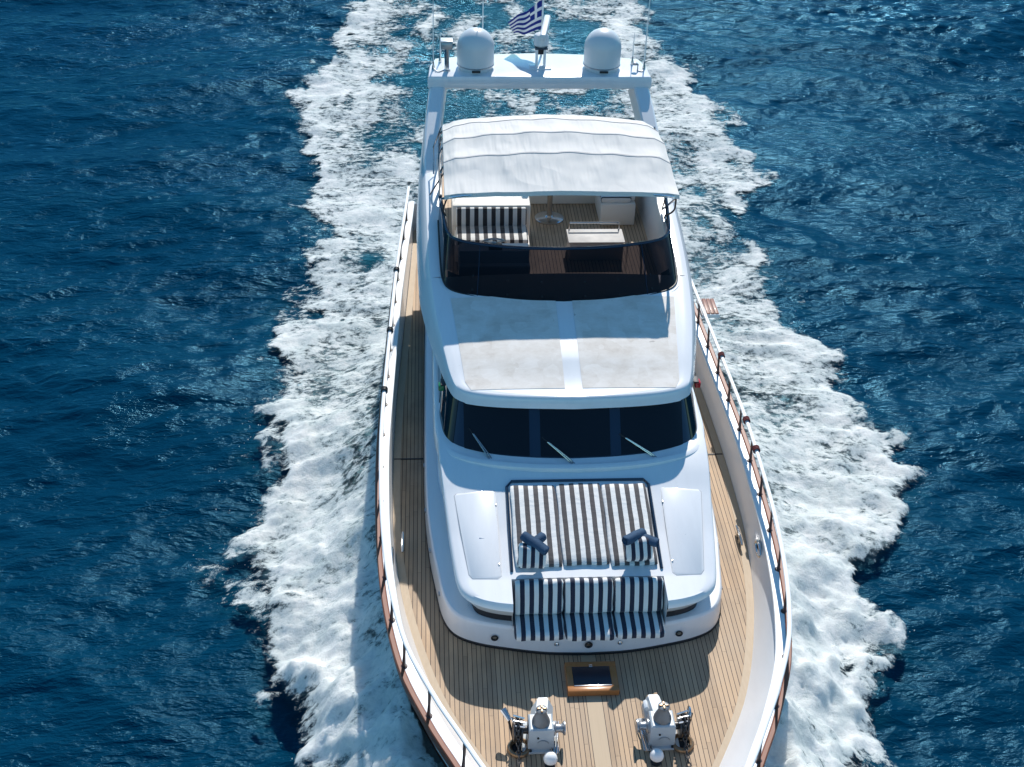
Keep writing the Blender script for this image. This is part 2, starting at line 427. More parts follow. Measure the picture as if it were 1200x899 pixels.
def mk_water():
    m, t, b = nmat('sea_water'); p = geo_pos(t)
    at = N(t, 'ShaderNodeAttribute', attribute_name='aer').outputs['Fac']
    mk = N(t, 'ShaderNodeAttribute', attribute_name='milk').outputs['Fac']
    big = noise_n(t, scale_v(t, p, (.10, .22, 1)), 1.0, 4, .55)
    deep = mix_n(t, big, (.0003, .0200, .0465), (.0005, .0360, .0740))
    aer = math_n(t, 'MULTIPLY', at, ramp_n(t, noise_n(t, p, .9, 5, .6), [(.25, .2), (.7, .8)]))
    c = mix_n(t, aer, deep, (.008, .070, .090))
    c = mix_n(t, math_n(t, 'MULTIPLY', mk, ramp_n(t, noise_n(t, p, 1.4, 6, .6), [(.3, .55), (.65, 1.0)])), c, (.26, .35, .36))
    # little flecks of foam on the crests
    fl = ramp_n(t, noise_n(t, scale_v(t, p, (1.2, 2.4, 1)), 2.2, 5, .6), [(.80, 0.0), (.815, 1.0)])
    df = N(t, 'ShaderNodeBsdfDiffuse'); L(t, mix_n(t, math_n(t, 'MULTIPLY', fl, .8), c, (.65, .70, .70)), df.inputs[0])
    h1 = noise_n(t, scale_v(t, p, (.9, 2.1, 1)), 1.5, 7, .62)
    rid = math_n(t, 'SUBTRACT', 1.0, math_n(t, 'ABSOLUTE', math_n(t, 'SUBTRACT', math_n(t, 'MULTIPLY', noise_n(t, scale_v(t, p, (1.1, 2.6, 1)), 1.5, 4, .5), 2.0), 1.0)))
    h2 = noise_n(t, scale_v(t, p, (4, 10, 1)), 1.6, 4, .6)
    h = math_n(t, 'ADD', math_n(t, 'ADD', h1, math_n(t, 'MULTIPLY', rid, 1.0)), math_n(t, 'MULTIPLY', h2, .10))
    bn = bump_n(t, h, 1.0, .095, b)
    L(t, ramp_n(t, noise_n(t, scale_v(t, p, (.09, .20, 1)), 1.0, 4, .6), [(.3, .35), (.68, .85)]), bn.inputs['Strength'])
    L(t, bn.outputs[0], df.inputs['Normal'])
    gl = N(t, 'ShaderNodeBsdfGlossy'); gl.inputs['Roughness'].default_value = .15; gl.inputs[0].default_value = (.24, .64, .90, 1); L(t, bn.outputs[0], gl.inputs['Normal'])
    fr = N(t, 'ShaderNodeFresnel'); fr.inputs[0].default_value = 1.33; L(t, bn.outputs[0], fr.inputs['Normal'])
    mx = N(t, 'ShaderNodeMixShader'); L(t, math_n(t, 'MULTIPLY', fr.outputs[0], ramp_n(t, noise_n(t, scale_v(t, p, (.05, .13, 1)), 1.0, 5, .55), [(.32, .26), (.66, .50)]), clamp=True), mx.inputs[0]); L(t, df.outputs[0], mx.inputs[1]); L(t, gl.outputs[0], mx.inputs[2])
    L(t, mx.outputs[0], t.nodes['Material Output'].inputs[0]); t.nodes.remove(b)
    return m
def mk_foam():
    m, t, b = nmat('sea_foam'); p = geo_pos(t); out = t.nodes['Material Output']
    de = N(t, 'ShaderNodeAttribute', attribute_name='dens').outputs['Fac']
    warp = N(t, 'ShaderNodeTexNoise'); warp.inputs['Scale'].default_value = 1.3; warp.inputs['Detail'].default_value = 4; L(t, p, warp.inputs['Vector'])
    wv = N(t, 'ShaderNodeMix', data_type='VECTOR'); wv.inputs[0].default_value = .22
    L(t, p, wv.inputs[4]); L(t, warp.outputs['Color'], wv.inputs[5])
    pv = wv.outputs[1]
    fine = noise_n(t, scale_v(t, pv, (3.2, 5.0, 3)), 2.0, 9, .72)
    clus = noise_n(t, scale_v(t, pv, (.8, 1.0, 1)), 1.25, 5, .6)
    v = math_n(t, 'ADD', de, math_n(t, 'MULTIPLY', math_n(t, 'SUBTRACT', fine, .5), 2.7))
    v = math_n(t, 'ADD', v, math_n(t, 'MULTIPLY', math_n(t, 'SUBTRACT', clus, .5), 1.5))
    mr = N(t, 'ShaderNodeMapRange', interpolation_type='SMOOTHSTEP'); L(t, v, mr.inputs[0]); mr.inputs[1].default_value = .24; mr.inputs[2].default_value = .74
    tone = noise_n(t, p, 1.6, 8, .68)
    thin = N(t, 'ShaderNodeMapRange'); L(t, v, thin.inputs[0]); thin.inputs[1].default_value = .45; thin.inputs[2].default_value = 1.0
    cc = mix_n(t, ramp_n(t, tone, [(.3, 0.0), (.62, 1.0)]), (.56, .615, .60), (.82, .815, .78))
    cc = mix_n(t, thin.outputs[0], (.46, .53, .53), cc)
    L(t, cc, b.inputs['Base Color'])
    b.inputs['Roughness'].default_value = .9; b.inputs['Specular IOR Level'].default_value = .15
    b.subsurface_method = 'BURLEY'; b.inputs['Subsurface Weight'].default_value = .5
    b.inputs['Subsurface Radius'].default_value = (1, 1, 1); b.inputs['Subsurface Scale'].default_value = .45
    bump_n(t, math_n(t, 'ADD', noise_n(t, p, 5.5, 9, .72), math_n(t, 'MULTIPLY', fine, .6)), .8, .07, b)
    tl = N(t, 'ShaderNodeBsdfTranslucent'); L(t, cc, tl.inputs[0])
    m0 = N(t, 'ShaderNodeMixShader'); m0.inputs[0].default_value = .08; L(t, b.outputs[0], m0.inputs[1]); L(t, tl.outputs[0], m0.inputs[2])
    tr = N(t, 'ShaderNodeBsdfTransparent'); mx = N(t, 'ShaderNodeMixShader')
    L(t, mr.outputs[0], mx.inputs[0]); L(t, tr.outputs[0], mx.inputs[1]); L(t, m0.outputs[0], mx.inputs[2]); L(t, mx.outputs[0], out.inputs[0])
    return m

def axis(lo, hi, step, far, grow=1.12):
    core = np.arange(lo, hi+step, step); a = []; s = step; v = hi+step
    while v < far: s *= grow; v += s; a.append(v)
    b_ = []; s = step; v = lo
    while v > -far: s *= grow; v -= s; b_.append(v)
    return np.array(b_[::-1]+list(core)+a)
xs = axis(-22, 25, .095, 3000); ys = axis(-5, 42, .095, 3000)
SX, SY = np.meshgrid(np.gradient(xs), np.gradient(ys))
XX, YY = np.meshgrid(xs, ys)
dn, dd = foam_density(XX, YY)
aer = np.clip((dd+.4)/1.6, 0, 1)*np.clip((70-YY)/30, 0, 1)*np.clip((YY+20)/8, 0, 1)
milk = np.clip((dn-.35)*1.6, 0, 1)*np.clip((24-YY)/14, .15, 1)*np.clip((dd-.3)/1.0, 0, 1)
sea = tensor(xs, ys, lambda x, y: waves(x, y, np.maximum(SX, SY)), mk_water(), 'water', {'aer': aer, 'milk': milk})
tag(sea, 'deep blue rippled sea around the yacht', 'sea', kind='structure')
fx = np.arange(-8.2, 9.2, .05); fy = np.arange(-8, 46, .055)
FX, FY = np.meshgrid(fx, fy); fd, fdd = foam_density(FX, FY)
foam = tensor(fx, fy, lambda x, y: waves(x, y)+.035+foam_height(x, y, fd, fdd), mk_foam(), 'wake_foam', {'dens': fd}, keep=fd > .03)
tag(foam, 'churned white foam of the bow waves and wake on both sides of the yacht', 'foam', kind='stuff')

# ------------------------------------------------------------------ yacht
yacht = thing('motor_yacht', (0, 6.6, 0), 'white motor yacht with teak decks, black windscreen and flybridge, running bow first through foam', 'yacht')
DZ, CZ, RZ = 2.0, 2.6, 3.08
WD = pchip([-3.7, -3.4, -2.9, -2.2, -1.6, -1.1, -.6, .1, .9, 1.3, 2.13, 3.2, 4.6, 6, 8.3, 12, 17.5],
           [.0, .28, .68, 1.12, 1.47, 1.74, 1.98, 2.22, 2.42, 2.50, 2.61, 2.69, 2.71, 2.69, 2.60, 2.45, 2.25])
WC = pchip([-4.35, -4.2, -3.8, -3.2, -2.4, -2.0, -1.4, -.35, .85, 1.9, 2.7, 4, 6.3, 9, 12.5, 17.5],
           [.0, .3, .70, 1.12, 1.59, 1.79, 2.09, 2.49, 2.71, 2.81, 2.85, 2.88, 2.83, 2.74, 2.55, 2.35])
YC = np.concatenate([[-4.35, -4.3, -4.2, -4.05], np.arange(-3.9, 12.71, .2)])
def side_rows(levels):                  # levels: list of functions Y -> (halfwidth, z)
    rows = []
    for y in YC:
        a = [f(y) for f in levels]
        rows.append([(-p[0], p[2] if len(p) > 2 else y, p[1]) for p in a])
    return rows
def sweep_side(levels):
    m = MB(); r = side_rows(levels)
    m.grid(r); m.grid([[(-p[0], p[1], p[2]) for p in row] for row in r], flip=True); return m
def hull_lv(z, sh, k): return lambda y: (max(0, float(WC(y+sh)))*k, z, y)
hl = sweep_side([hull_lv(-.8, -3.2, .72), hull_lv(.1, -2.2, .88), hull_lv(.9, -1.2, .95), hull_lv(1.7, -.45, .985),
                 lambda y: (float(WC(y))*1.0, 2.3, y), lambda y: (float(WC(y)), CZ, y)])
ry = float(YC[-1])
hl.poly([(-float(WC(ry)), ry, CZ), (float(WC(ry)), ry, CZ), (float(WC(ry))*.9, ry, -.8), (-float(WC(ry))*.9, ry, -.8)])
hull = hl.build('hull', 'white', yacht)
sweep_side([lambda y: (max(0, float(WC(y-.45)))*.985+.005, 1.62, y), lambda y: (max(0, float(WC(y-.45)))*.985+.03, 1.68, y), lambda y: (max(0, float(WC(y-.45)))*.985+.01, 1.75, y)]).build('rub_rail', 'mahogany', hull)
inn = sweep_side([lambda y: (max(0, float(WC(y))-.05), CZ, y+.03), lambda y: (max(0, (float(WC(y))-.05)*.55+float(WD(y))*.45), 2.33, y+.05), lambda y: (max(0, float(WD(y))+.004), DZ-.01, y+.07)])
bulw = inn.build('bulwark', 'white', yacht)
def wc_(d): return lambda y: max(0, float(WC(y))+d)
def lvl(d, z, dy=0): return lambda y: (max(0, float(WC(y))+d), CZ+z, y+dy)
sweep_side([lvl(-.004, -.02, .008), lvl(-.004, .030, .008), lvl(-.012, .036, .010), lvl(-.125, .036, .045), lvl(-.135, .026, .05), lvl(-.13, -.03, .05)]).build('cap_rail', 'railwhite', yacht)
sweep_side([lvl(.0, -.15), lvl(.06, -.13), lvl(.075, -.02), lvl(.072, .036), lvl(.06, .046), lvl(.01, .046, .006), lvl(-.002, .036, .008), lvl(-.003, .0, .01)]).build('rubbing_strake', 'mahogany', hull)
# deck and margin plank
YD = np.concatenate([[-3.7, -3.6, -3.5], np.arange(-3.4, 12.7, .2)])
mb = MB(); mb.grid([[(x*max(0, float(WD(y))), y, DZ) for x in np.linspace(-1, 1, 9)] for y in YD])
deck = mb.build('deck', 'teak', yacht)
mb = MB()
for s in (-1, 1):
    mb.grid([[(s*max(0, float(WD(y))-q*1.0), y+(.0 if q else .02), DZ+z) for q, z in ((0, .006), (.115, .006), (.118, -.01))] for y in YD[2:]], flip=s > 0)
mb.build('margin_plank', 'margin', deck)
for s in (-1, 1): MB().box((s*2.44, 4.68, DZ+.004), (.52, .03, .012), .003).build('deck_seam', 'black', deck)
# handrail with stanchions
def rail_pt(y, s, z=RZ): return (s*max(0.02, float(WC(y))-.03), y, z+.10*max(0, min(1, (1-y)/5)))
ysr = np.concatenate([[-4.28, -4.2, -4.05], np.arange(-3.9, 12.7, .2)])
pts = [rail_pt(y, -1) for y in ysr[::-1]]+[rail_pt(y, 1) for y in ysr]
rail = MB().tube(pts, .032, 10, flat=.65).build('handrail', 'railwhite', yacht)
for s in (-1, 1):
    for k, y in enumerate(np.arange(-3.7, 12.5, .82)):
        t_ = rail_pt(y, s); c_ = (s*(float(WC(y))-.01), y, CZ+.03)
        m = MB().tube([c_, (c_[0]*.5+t_[0]*.5, y, (CZ+RZ)/2), (t_[0], y, t_[2]-.015)], [.026, .017, .021], 8)
        m.lathe([(.05, 0), (.05, .012), (.03, .02)], c_, seg=10)
        m.build('stanchion', 'stanchion', rail)
for s, ys_ in ((-1, (5.1, 6.9, 9.0)), (1, (3.4, 4.15, 6.0))):
    for y in ys_:
        t_ = Vector(rail_pt(y, s)); m = MB()
        for q in (-.035, 0, .035):
            m.tube([t_+Vector((.045*math.cos(a), q, .045*math.sin(a))) for a in np.linspace(0, 6.283, 13)], .014, 6, caps=False)
        m.build('rope_lashing', 'rope' if s > 0 else 'black', rail)
# hawse holes and cleats in the bulwark
for s in (-1, 1):
    y0 = 2.0; xx = s*(float(WC(y0))*.55+float(WD(y0))*.45-.045)
    ring = [(xx+.0, y0+.15*math.cos(a), 2.32+.085*math.sin(a)) for a in np.linspace(0, 6.283, 25)]
    h = MB().tube(ring, .024, 8, caps=False).build('hawse_hole', 'steel', bulw)
    m = MB(); m.lathe([(.001, 0), (1, 0)], (0, 0, 0), (1, 0, 0), 20)
    m.v = [(xx+s*.004, y0+p[1]*.14, 2.32+p[2]*.075) for p in m.v]
    m.build('hawse_opening', 'black', bulw)
    c = MB(); xc = s*(float(WD(2.55))-.12)
    c.tube([(xc, 2.33, 2.10), (xc, 2.42, 2.12), (xc, 2.68, 2.12), (xc, 2.77, 2.10)], [.016, .024, .024, .016], 8)
    for q in (2.47, 2.63): c.tube([(xc, q, 2.0), (xc, q, 2.12)], .022, 8)
    c.build('mooring_cleat', 'steel', yacht)
# boarding step outside the rail
st = MB().box((3.08, 8.4, 2.56), (.34, .60, .07), .015).build('boarding_step', 'railwhite', yacht)
for yb_ in (8.2, 8.6): MB().tube([(2.72, yb_, 2.3), (2.95, yb_, 2.42), (3.16, yb_, 2.53)], .02, 8).build('bracket', 'steel', st)
m = MB()
for i in range(4): m.box((3.08-.117+.078*i, 8.4, 2.603), (.068, .54, .018), .004)
m.build('step_tread', 'mahogany', st)

# lower trunk with ledge
TR = half_outline([(0, .30), (.55, .33), (1.05, .42), (1.5, .54), (1.80, .72), (1.96, 1.05), (2.05, 1.6), (2.13, 2.2), (2.2, 3.2), (2.22, 5), (2.2, 9), (2.12, 12.65)], 70)
def loft(levels): return MB().grid([[(x, y, z if not callable(z) else z(y)) for x, y in full(h)] for h, z in levels])
loft([(TR, DZ-.01), (inset(TR, .02), 2.36), (inset(TR, .03), 2.395), (inset(TR, .05), 2.415), (inset(TR, .09), 2.42), (inset(TR, .55), 2.425)]).build('trunk', 'white', yacht)
loft([(inset(TR, -.006), DZ+.0), (inset(TR, -.008), DZ+.03), (inset(TR, .004), DZ+.045)]).build('trunk_gasket', 'black', yacht)
# coachroof box with the seat recess cut out of its front
CB = half_outline([(1.03, .33), (1.25, .37), (1.48, .45), (1.66, .58), (1.76, .80), (1.83, 1.3), (1.90, 2.0), (1.98, 2.9), (2.04, 4.2)], 48)
def ZT(y): return float(np.interp(y, [.2, .85, 1.6, 2.3, 2.65, 3.1, 4.2], [2.85, 2.93, 3.07, 3.24, 3.36, 3.44, 3.46]))
def camber(x): return .045*(1-(abs(x)/2.0)**2)
NX = 1.03; NY = .80
e0, e1, e2, e3 = CB, inset(CB, .008), inset(CB, .022), inset(CB, .05)
m = MB()
for s in (-1, 1):
    prof = [(inset(CB, .20), lambda y: 2.54), (e0, lambda y: ZT(y)-.065), (e1, lambda y: ZT(y)-.03), (e2, lambda y: ZT(y)-.009), (e3, lambda y: ZT(y)+.0)]
    m.grid([[(s*max(x, NX), y, z(y)+(camber(x)-camber(1.9) if k == 4 else 0)) for x, y in h] for k, (h, z) in enumerate(prof)], flip=s > 0)
    rows = []
    for x, y in e3:
        xe = max(x, NX+.001); rows.append([(s*(NX+(xe-NX)*q), y, ZT(y)+camber(NX+(xe-NX)*q)-camber(1.9)) for q in np.linspace(0, 1, 7)])
    m.grid(rows, flip=s < 0)
    nyk = [y for x, y in e3 if y < NY]+[NY]
    m.grid([[(s*NX, y, 2.42) for y in nyk], [(s*NX, y, ZT(y)+camber(NX)-camber(1.9)) for y in nyk]], flip=s > 0)
ysm = np.linspace(NY, 4.2, 24)
m.grid([[(x, y, ZT(y)+camber(x)-camber(1.9)) for x in np.linspace(-NX, NX, 13)] for y in ysm])
m.grid([[(x, NY, z) if z else (x, NY, ZT(NY)+camber(x)-camber(1.9)) for x in np.linspace(-NX, NX, 13)] for z in (2.42, None)])
coach = m.build('coachroof', 'white', yacht)
for s in (-1, 1): MB().grid([[(s*max(x, NX), y, z) for x, y in inset(CB, d)] for d, z in ((.235, 2.415), (.215, 2.425), (.205, 2.545), (.25, 2.55))], flip=s > 0).build('shadow_gap', 'black', coach)  # black band painted in for the shade beneath the overhanging coachroof lip
def ztop(x, y): return ZT(y)+camber(x)-camber(1.9)
for s in (-1, 1):                       # locker lids let into the coachroof
    q = [(1.20, 2.56), (1.77, 2.50), (1.60, .83), (1.50, .78), (1.19, .82)] if s < 0 else [(1.22, 2.56), (1.79, 2.50), (1.58, .88), (1.50, .82), (1.13, .83)]
    q = [(1.19, 2.27), (1.21, 2.30), (1.74, 2.27), (1.77, 2.23), (1.60, .90), (1.55, .83), (1.21, .81), (1.16, .86)]
    def lift(pts, dz): return [(s*x, y, ztop(x, y)+dz) for x, y in pts]
    cx_ = sum(p[0] for p in q)/8; cy_ = sum(p[1] for p in q)/8
    def shr(d): return [(cx_+(x-cx_)*(1-d/.25), cy_+(y-cy_)*(1-d/.85)) for x, y in q]
    m = MB(); m.grid([lift(shr(-.004), .001), lift(shr(-.003), .003), lift(shr(.004), .0035)], close=True, flip=s > 0)
    g_ = m.build('lid_gasket', MT['alloy'], coach)
    m = MB(); m.grid([lift(shr(.004), .001), lift(shr(.005), .004), lift(shr(.008), .006)], close=True)
    nq = shr(.008)                      # top face as strips so that it follows the camber
    ts = np.linspace(0, 1, 9)
    left = [nq[0], nq[7]]; 
    m.poly(lift(nq, .006))
    lid = m.build('locker_lid', 'white', coach)
    for (hx, hy) in ((1.40, 1.50),):
        MB().box((s*hx, hy, ztop(hx, hy)+.012), (.085, .05, .014), .006).build('latch', 'steel', coach)
    for hy in (1.05, 2.05): MB().box((s*1.185, hy, ztop(1.18, hy)+.015), (.018, .05, .008), .003).build('hinge', 'steel', coach)
# round lights in the front of the trunk
for x, y, r_ in ((-1.26, .47, .042), (0, .30, .046), (1.26, .47, .042)):
    m = MB(); m.tube([(x+r_*math.cos(a), y-.012, 2.2+r_*math.sin(a)) for a in np.linspace(0, 6.283, 21)], .010, 8, caps=False)
    dl = m.build('deck_light', 'black', yacht)
    MB().lathe([(.040, 0), (.036, .014), (.012, .02)], (x, y+.006, 2.2), (0, -1, 0), 16).build('lens', 'steel', dl)
for x in (-.43, .43):
    MB().lathe([(.032, 0), (.032, .02), (.02, .026), (.02, .01)], (x, .33, 2.2), (0, -1, 0), 14).build('fill_cap', 'steel', yacht)
for s in (-1, 1):
    for y in (1.3, 2.2, 3.1, 4.2):
        xx = np.interp(y, [.72, 1.05, 1.6, 2.2, 3.2, 5], [1.8, 1.96, 2.05, 2.13, 2.2, 2.22])
        MB().box((s*(xx-.005), y, 2.24), (.03, .075, .04), .008).build('step_light', 'alloy', yacht)

# deckhouse with windscreen
W0 = half_outline([(0, 2.60), (.6, 2.63), (1.2, 2.72), (1.66, 2.88), (1.88, 3.10), (1.97, 3.45), (2.0, 4.3), (2.0, 8), (1.95, 12.5)], 90)
W1 = half_outline([(0, 3.42), (.57, 3.45), (1.12, 3.53), (1.52, 3.66), (1.70, 3.86), (1.79, 4.2), (1.84, 5.0), (1.86, 8), (1.82, 12.5)], 90)
ZB, ZU = 3.18, 4.12
F0, F1 = full(W0), full(W1)
def wall(i, t, off=0):                  # point on the ruled wall; i index on the full outline, t 0..1
    n = len(F0); i0 = int(min(max(i, 0), n-1.001)); fr = i-i0
    def P(k, t): return Vector((F0[k][0]*(1-t)+F1[k][0]*t, F0[k][1]*(1-t)+F1[k][1]*t, ZB+(ZU-ZB)*t))
    p = P(i0, t).lerp(P(i0+1, t), fr)
    if off:
        a = P(i0+1, t)-P(i0, t); b_ = P(i0, 1)-P(i0, 0); nrm = a.cross(b_).normalized(); p = p+nrm*off
    return p
n_ = len(F0)
mid = (n_-1)//2
assert abs(F0[mid][0]) < 1e-6
sgn = 1 if (wall(mid, .3, .1)-wall(mid, .3)).y < 0 else -1
m = MB(); m.grid([[wall(i, t) for i in range(n_)] for t in (0, .18, 1)])
m.grid([[(x, y, 2.0) for x, y in F0], [(x, y, ZB) for x, y in F0]])
m.poly([(-1.95, 12.5, 2), (1.95, 12.5, 2), (1.82, 12.5, ZU), (-1.82, 12.5, ZU)])
house = m.build('deckhouse', 'white', yacht)
def idx_at(x, t):                       # outline index on the +x half whose wall x at height t is x
    best = min(range(mid, n_), key=lambda i: abs(wall(i, t).x-x) if wall(i, t).y < 5 else 9)
    j = best
    for d in (-1, 0):
        a, b_ = wall(j+d, t).x if j+d >= mid else -9, wall(min(j+d+1, n_-1), t).x
        if a <= x <= b_ and b_ > a: return j+d+(x-a)/(b_-a)
    return float(best)
def patch(xa, xb, ta, tb, off, nx=14, th=.01, byidx=False, rnd=.12):
    ia, ib = (xa, xb) if byidx else (None, None)
    rows = []
    for t in np.linspace(ta, tb, 8):
        if byidx: a, b_ = ia, ib
        else:
            a = idx_at(abs(xa), t) if xa >= 0 else 2*mid-idx_at(abs(xa), t)
            b_ = idx_at(abs(xb), t) if xb >= 0 else 2*mid-idx_at(abs(xb), t)
        rows.append([wall(a+(b_-a)*q, t, sgn*off) for q in np.linspace(0, 1, nx)])
    back = []
    for t in np.linspace(ta, tb, 8):
        if byidx: a, b_ = ia, ib
        else:
            a = idx_at(abs(xa), t) if xa >= 0 else 2*mid-idx_at(abs(xa), t)
            b_ = idx_at(abs(xb), t) if xb >= 0 else 2*mid-idx_at(abs(xb), t)
        back.append([wall(a+(b_-a)*q, t, sgn*(off-th)) for q in np.linspace(0, 1, nx)])
    m = MB(); m.grid(rows); m.grid(back, flip=True)
    m.grid([rows[0], back[0]], flip=True); m.grid([rows[-1], back[-1]])
    m.grid([[r[0] for r in rows], [r[0] for r in back]]); m.grid([[r[-1] for r in rows], [r[-1] for r in back]], flip=True)
    return m
iw = idx_at(1.96, .19)
# windscreen frame wraps the front and both corners
i_side = next(i for i in range(mid, n_) if F0[i][1] > 3.75)
ws = patch(2*mid-i_side, i_side, .215, .985, .012, nx=80, th=.02, byidx=True).build('windscreen', 'navy', yacht)
for xa, xb in ((-1.60, -.66), (-.50, .52), (.68, 1.62)):
    patch(xa, xb, .27, .93, .018, th=.014).build('windscreen_pane', 'glass', ws)
for s in (-1, 1):
    a, b_ = idx_at(1.72, .5), i_side-.6
    if s < 0: a, b_ = 2*mid-b_, 2*mid-a
    patch(a, b_, .27, .93, .018, th=.014, byidx=True).build('corner_pane', 'glass', ws)
# sill moulding
m = MB(); m.grid([[(x, y, z) for x, y in full(inset(W0, d))] for d, z in ((-.06, 3.22), (-.055, 3.37), (-.035, 3.42), (-.01, 3.435), (.04, 3.44))])
m.build('window_sill', 'white', house)
# side windows
def idx_y(y): return next(i for i in range(mid, n_) if F0[i][1] > y)
for y0, y1 in ((4.0, 5.3), (5.55, 7.1), (7.35, 8.9), (9.15, 10.7), (10.95, 12.2)):
    for s in (-1, 1):
        a, b_ = idx_y(y0)+.0, idx_y(y1)+.0
        if s < 0: a, b_ = 2*mid-b_, 2*mid-a
        patch(a, b_, .22, .9, .012, th=.016, byidx=True, nx=6).build('side_window', 'glass', house)
# windscreen wipers
for (px, tx, tz) in ((-1.22, -1.47, .46), (-.02, -.40, .44), (1.20, .74, .46)):
    ip = idx_at(abs(px), .1); ip = ip if px >= 0 else 2*mid-ip
    it = idx_at(abs(tx), tz); it = it if tx >= 0 else 2*mid-it
    p0 = wall(ip, .17, sgn*.06); p1 = wall(it, tz, sgn*.045)
    m = MB().tube([p0, p0.lerp(p1, .3)+Vector((0, -.02, .02)), p1], [.014, .012, .008], 8)
    sd_ = Vector((.035, .0, .0))
    m.tube([p0+sd_, p0.lerp(p1, .3)+sd_+Vector((0, -.02, .02)), p1+sd_*.4], [.010, .009, .007], 8)
    wp = m.build('wiper', 'steel', ws)
    MB().lathe([(.045, 0), (.045, .03), (.02, .05)], wall(ip, .17, sgn*.02), (0, -.7, .7), 14).build('wiper_pivot', 'black', wp)
    dv = (p1-p0).normalized(); pa = p1-dv*.42+Vector((0, .022, -.012)); pb = p1+dv*.10+Vector((0, .022, -.012))
    MB().tube([pa, pb], .010, 6).build('wiper_blade', 'black', wp)
for x in (-1.40, -1.02, -.25, .25, 1.0, 1.35):
    ip = idx_at(abs(x), .12); ip = ip if x >= 0 else 2*mid-ip
    MB().lathe([(.018, 0), (.014, .03), (.006, .034)], wall(ip, .155, sgn*.01), (0, -.6, .8), 10).build('washer_nozzle', 'black', ws)

# flybridge: overhanging roof and coamings in one moulding
VO = [(0, 3.22), (.9, 3.27), (1.45, 3.36), (1.70, 3.50), (1.80, 3.75), (1.885, 4.2), (2.03, 5.2), (2.12, 6.5), (2.165, 8.3), (2.165, 9.5), (2.13, 11.0), (2.12, 11.4)]
VH = half_outline(VO, 96)
ZC = pchip([3.2, 3.6, 4.2, 5.0, 6.5, 8.3, 9.3, 12.7], [4.19, 4.23, 4.35, 4.50, 4.74, 4.93, 4.98, 4.98])
def splay(y): return .02+.13*min(1, max(0, (y-3.6)/2.5))
def out_lv(d, zf): return [[(-(x+d(y)) if x > 1e-6 else 0, y-(d(y) if y < 3.4 else 0), zf(y)) for x, y in VH[::-1]]+[((x+d(y)), y-(d(y) if y < 3.4 else 0), zf(y)) for x, y in VH[1:]]][0]
m = MB()
zb = lambda y: 4.02+.06*min(1, max(0, (y-3.4)/2))
ins = lambda d: full(inset(VH, d))
lv = [out_lv(lambda y: splay(y)-.10, lambda y: zb(y)-.01), out_lv(splay, zb), out_lv(lambda y: splay(y)*.35, lambda y: float(ZC(y))-.11)]
m.grid(lv)
m.grid([lv[-1], [(x, y, float(ZC(y))-.04) for x, y in ins(.004)], [(x, y, float(ZC(y))-.012) for x, y in ins(.022)], [(x, y, float(ZC(y))) for x, y in ins(.055)]])
# underside
m.grid([[(x*q, y, 4.11-.25*min(1, max(0, (y-5.2)/.2))) for q in np.linspace(-1, 1, 5)] for x, y in [(a-.06, b_) for a, b_ in VH] if x > 0.05])
m.grid([lv[0], [(x*.95, y+.05, 4.11) for x, y, z in lv[0]]])
# roof surface ahead of the cockpit
in1 = inset(VH, .055)
YR = 5.95
front = [(x, y) for x, y in in1 if y <= YR and x > .02]
xr_ = np.interp(YR, [p[1] for p in front], [p[0] for p in front]); front.append((float(xr_), YR))
def zroof(x, y, xe): return float(ZC(y))+.06*(1-(x/1.95)**2)*min(1, max(0, (y-3.3)/.7))*min(1, (xe-abs(x))/.25)
m.grid([[(x*q, y, zroof(x*q, y, x)) for q in np.linspace(-1, 1, 41)] for x, y in front])
# coaming tops and inner faces
aft = [(float(np.interp(YR, [p[1] for p in in1[30:]], [p[0] for p in in1[30:]])), YR)]+[(x, y) for x, y in in1 if y > YR]
for s in (-1, 1):
    wdt = lambda y: .20+.04*min(1, (y-YR)/2)
    m.grid([[(s*(x-q*wdt(y)), y, float(ZC(y))+.01*math.sin(q*3.14)) for q in np.linspace(0, 1, 5)] for x, y in aft], flip=s < 0)
    m.grid([[(s*(x-wdt(y)), y, float(ZC(y))), (s*(x-wdt(y)-.012), y, float(ZC(y))-.02), (s*(x-wdt(y)-.02), y, 3.9)] for x, y in aft], flip=s < 0)
    x, y = aft[-1]
    m.poly([(s*(x+.055), y, float(ZC(y))), (s*(x-wdt(y)), y, float(ZC(y))), (s*(x-wdt(y)-.02), y, 3.9), (s*(x+.13), y, 4.08)])
fly = m.build('flybridge', 'white', yacht)
# non-skid panels on the roof
for s in (-1, 1):
    rows = []
    for y in np.linspace(3.44, 5.42, 24):
        xe = float(np.interp(y, [p[1] for p in front], [p[0] for p in front]))
        a = .13; b_ = np.interp(y, [3.44, 3.6, 5.42], [1.50, 1.58, 1.76])
        rows.append([(s*(a+(b_-a)*q), y, zroof(a+(b_-a)*q, y, xe)+.005) for q in np.linspace(0, 1, 16)])
    m = MB(); m.grid(rows, flip=s < 0)
    m.grid([rows[0], [(p[0], p[1], p[2]-.006) for p in rows[0]]]); m.grid([rows[-1], [(p[0], p[1], p[2]-.006) for p in rows[-1]]])
    m.build('nonskid_panel', 'nonskid' if s > 0 else 'nonskid_smooth', fly)
# flybridge sole
MB().grid([[(x, y, 3.93) for x in np.linspace(-1.93, 1.93, 5)] for y in np.linspace(5.3, 11.45, 8)]).build('flybridge_sole', 'teak_fly', yacht)
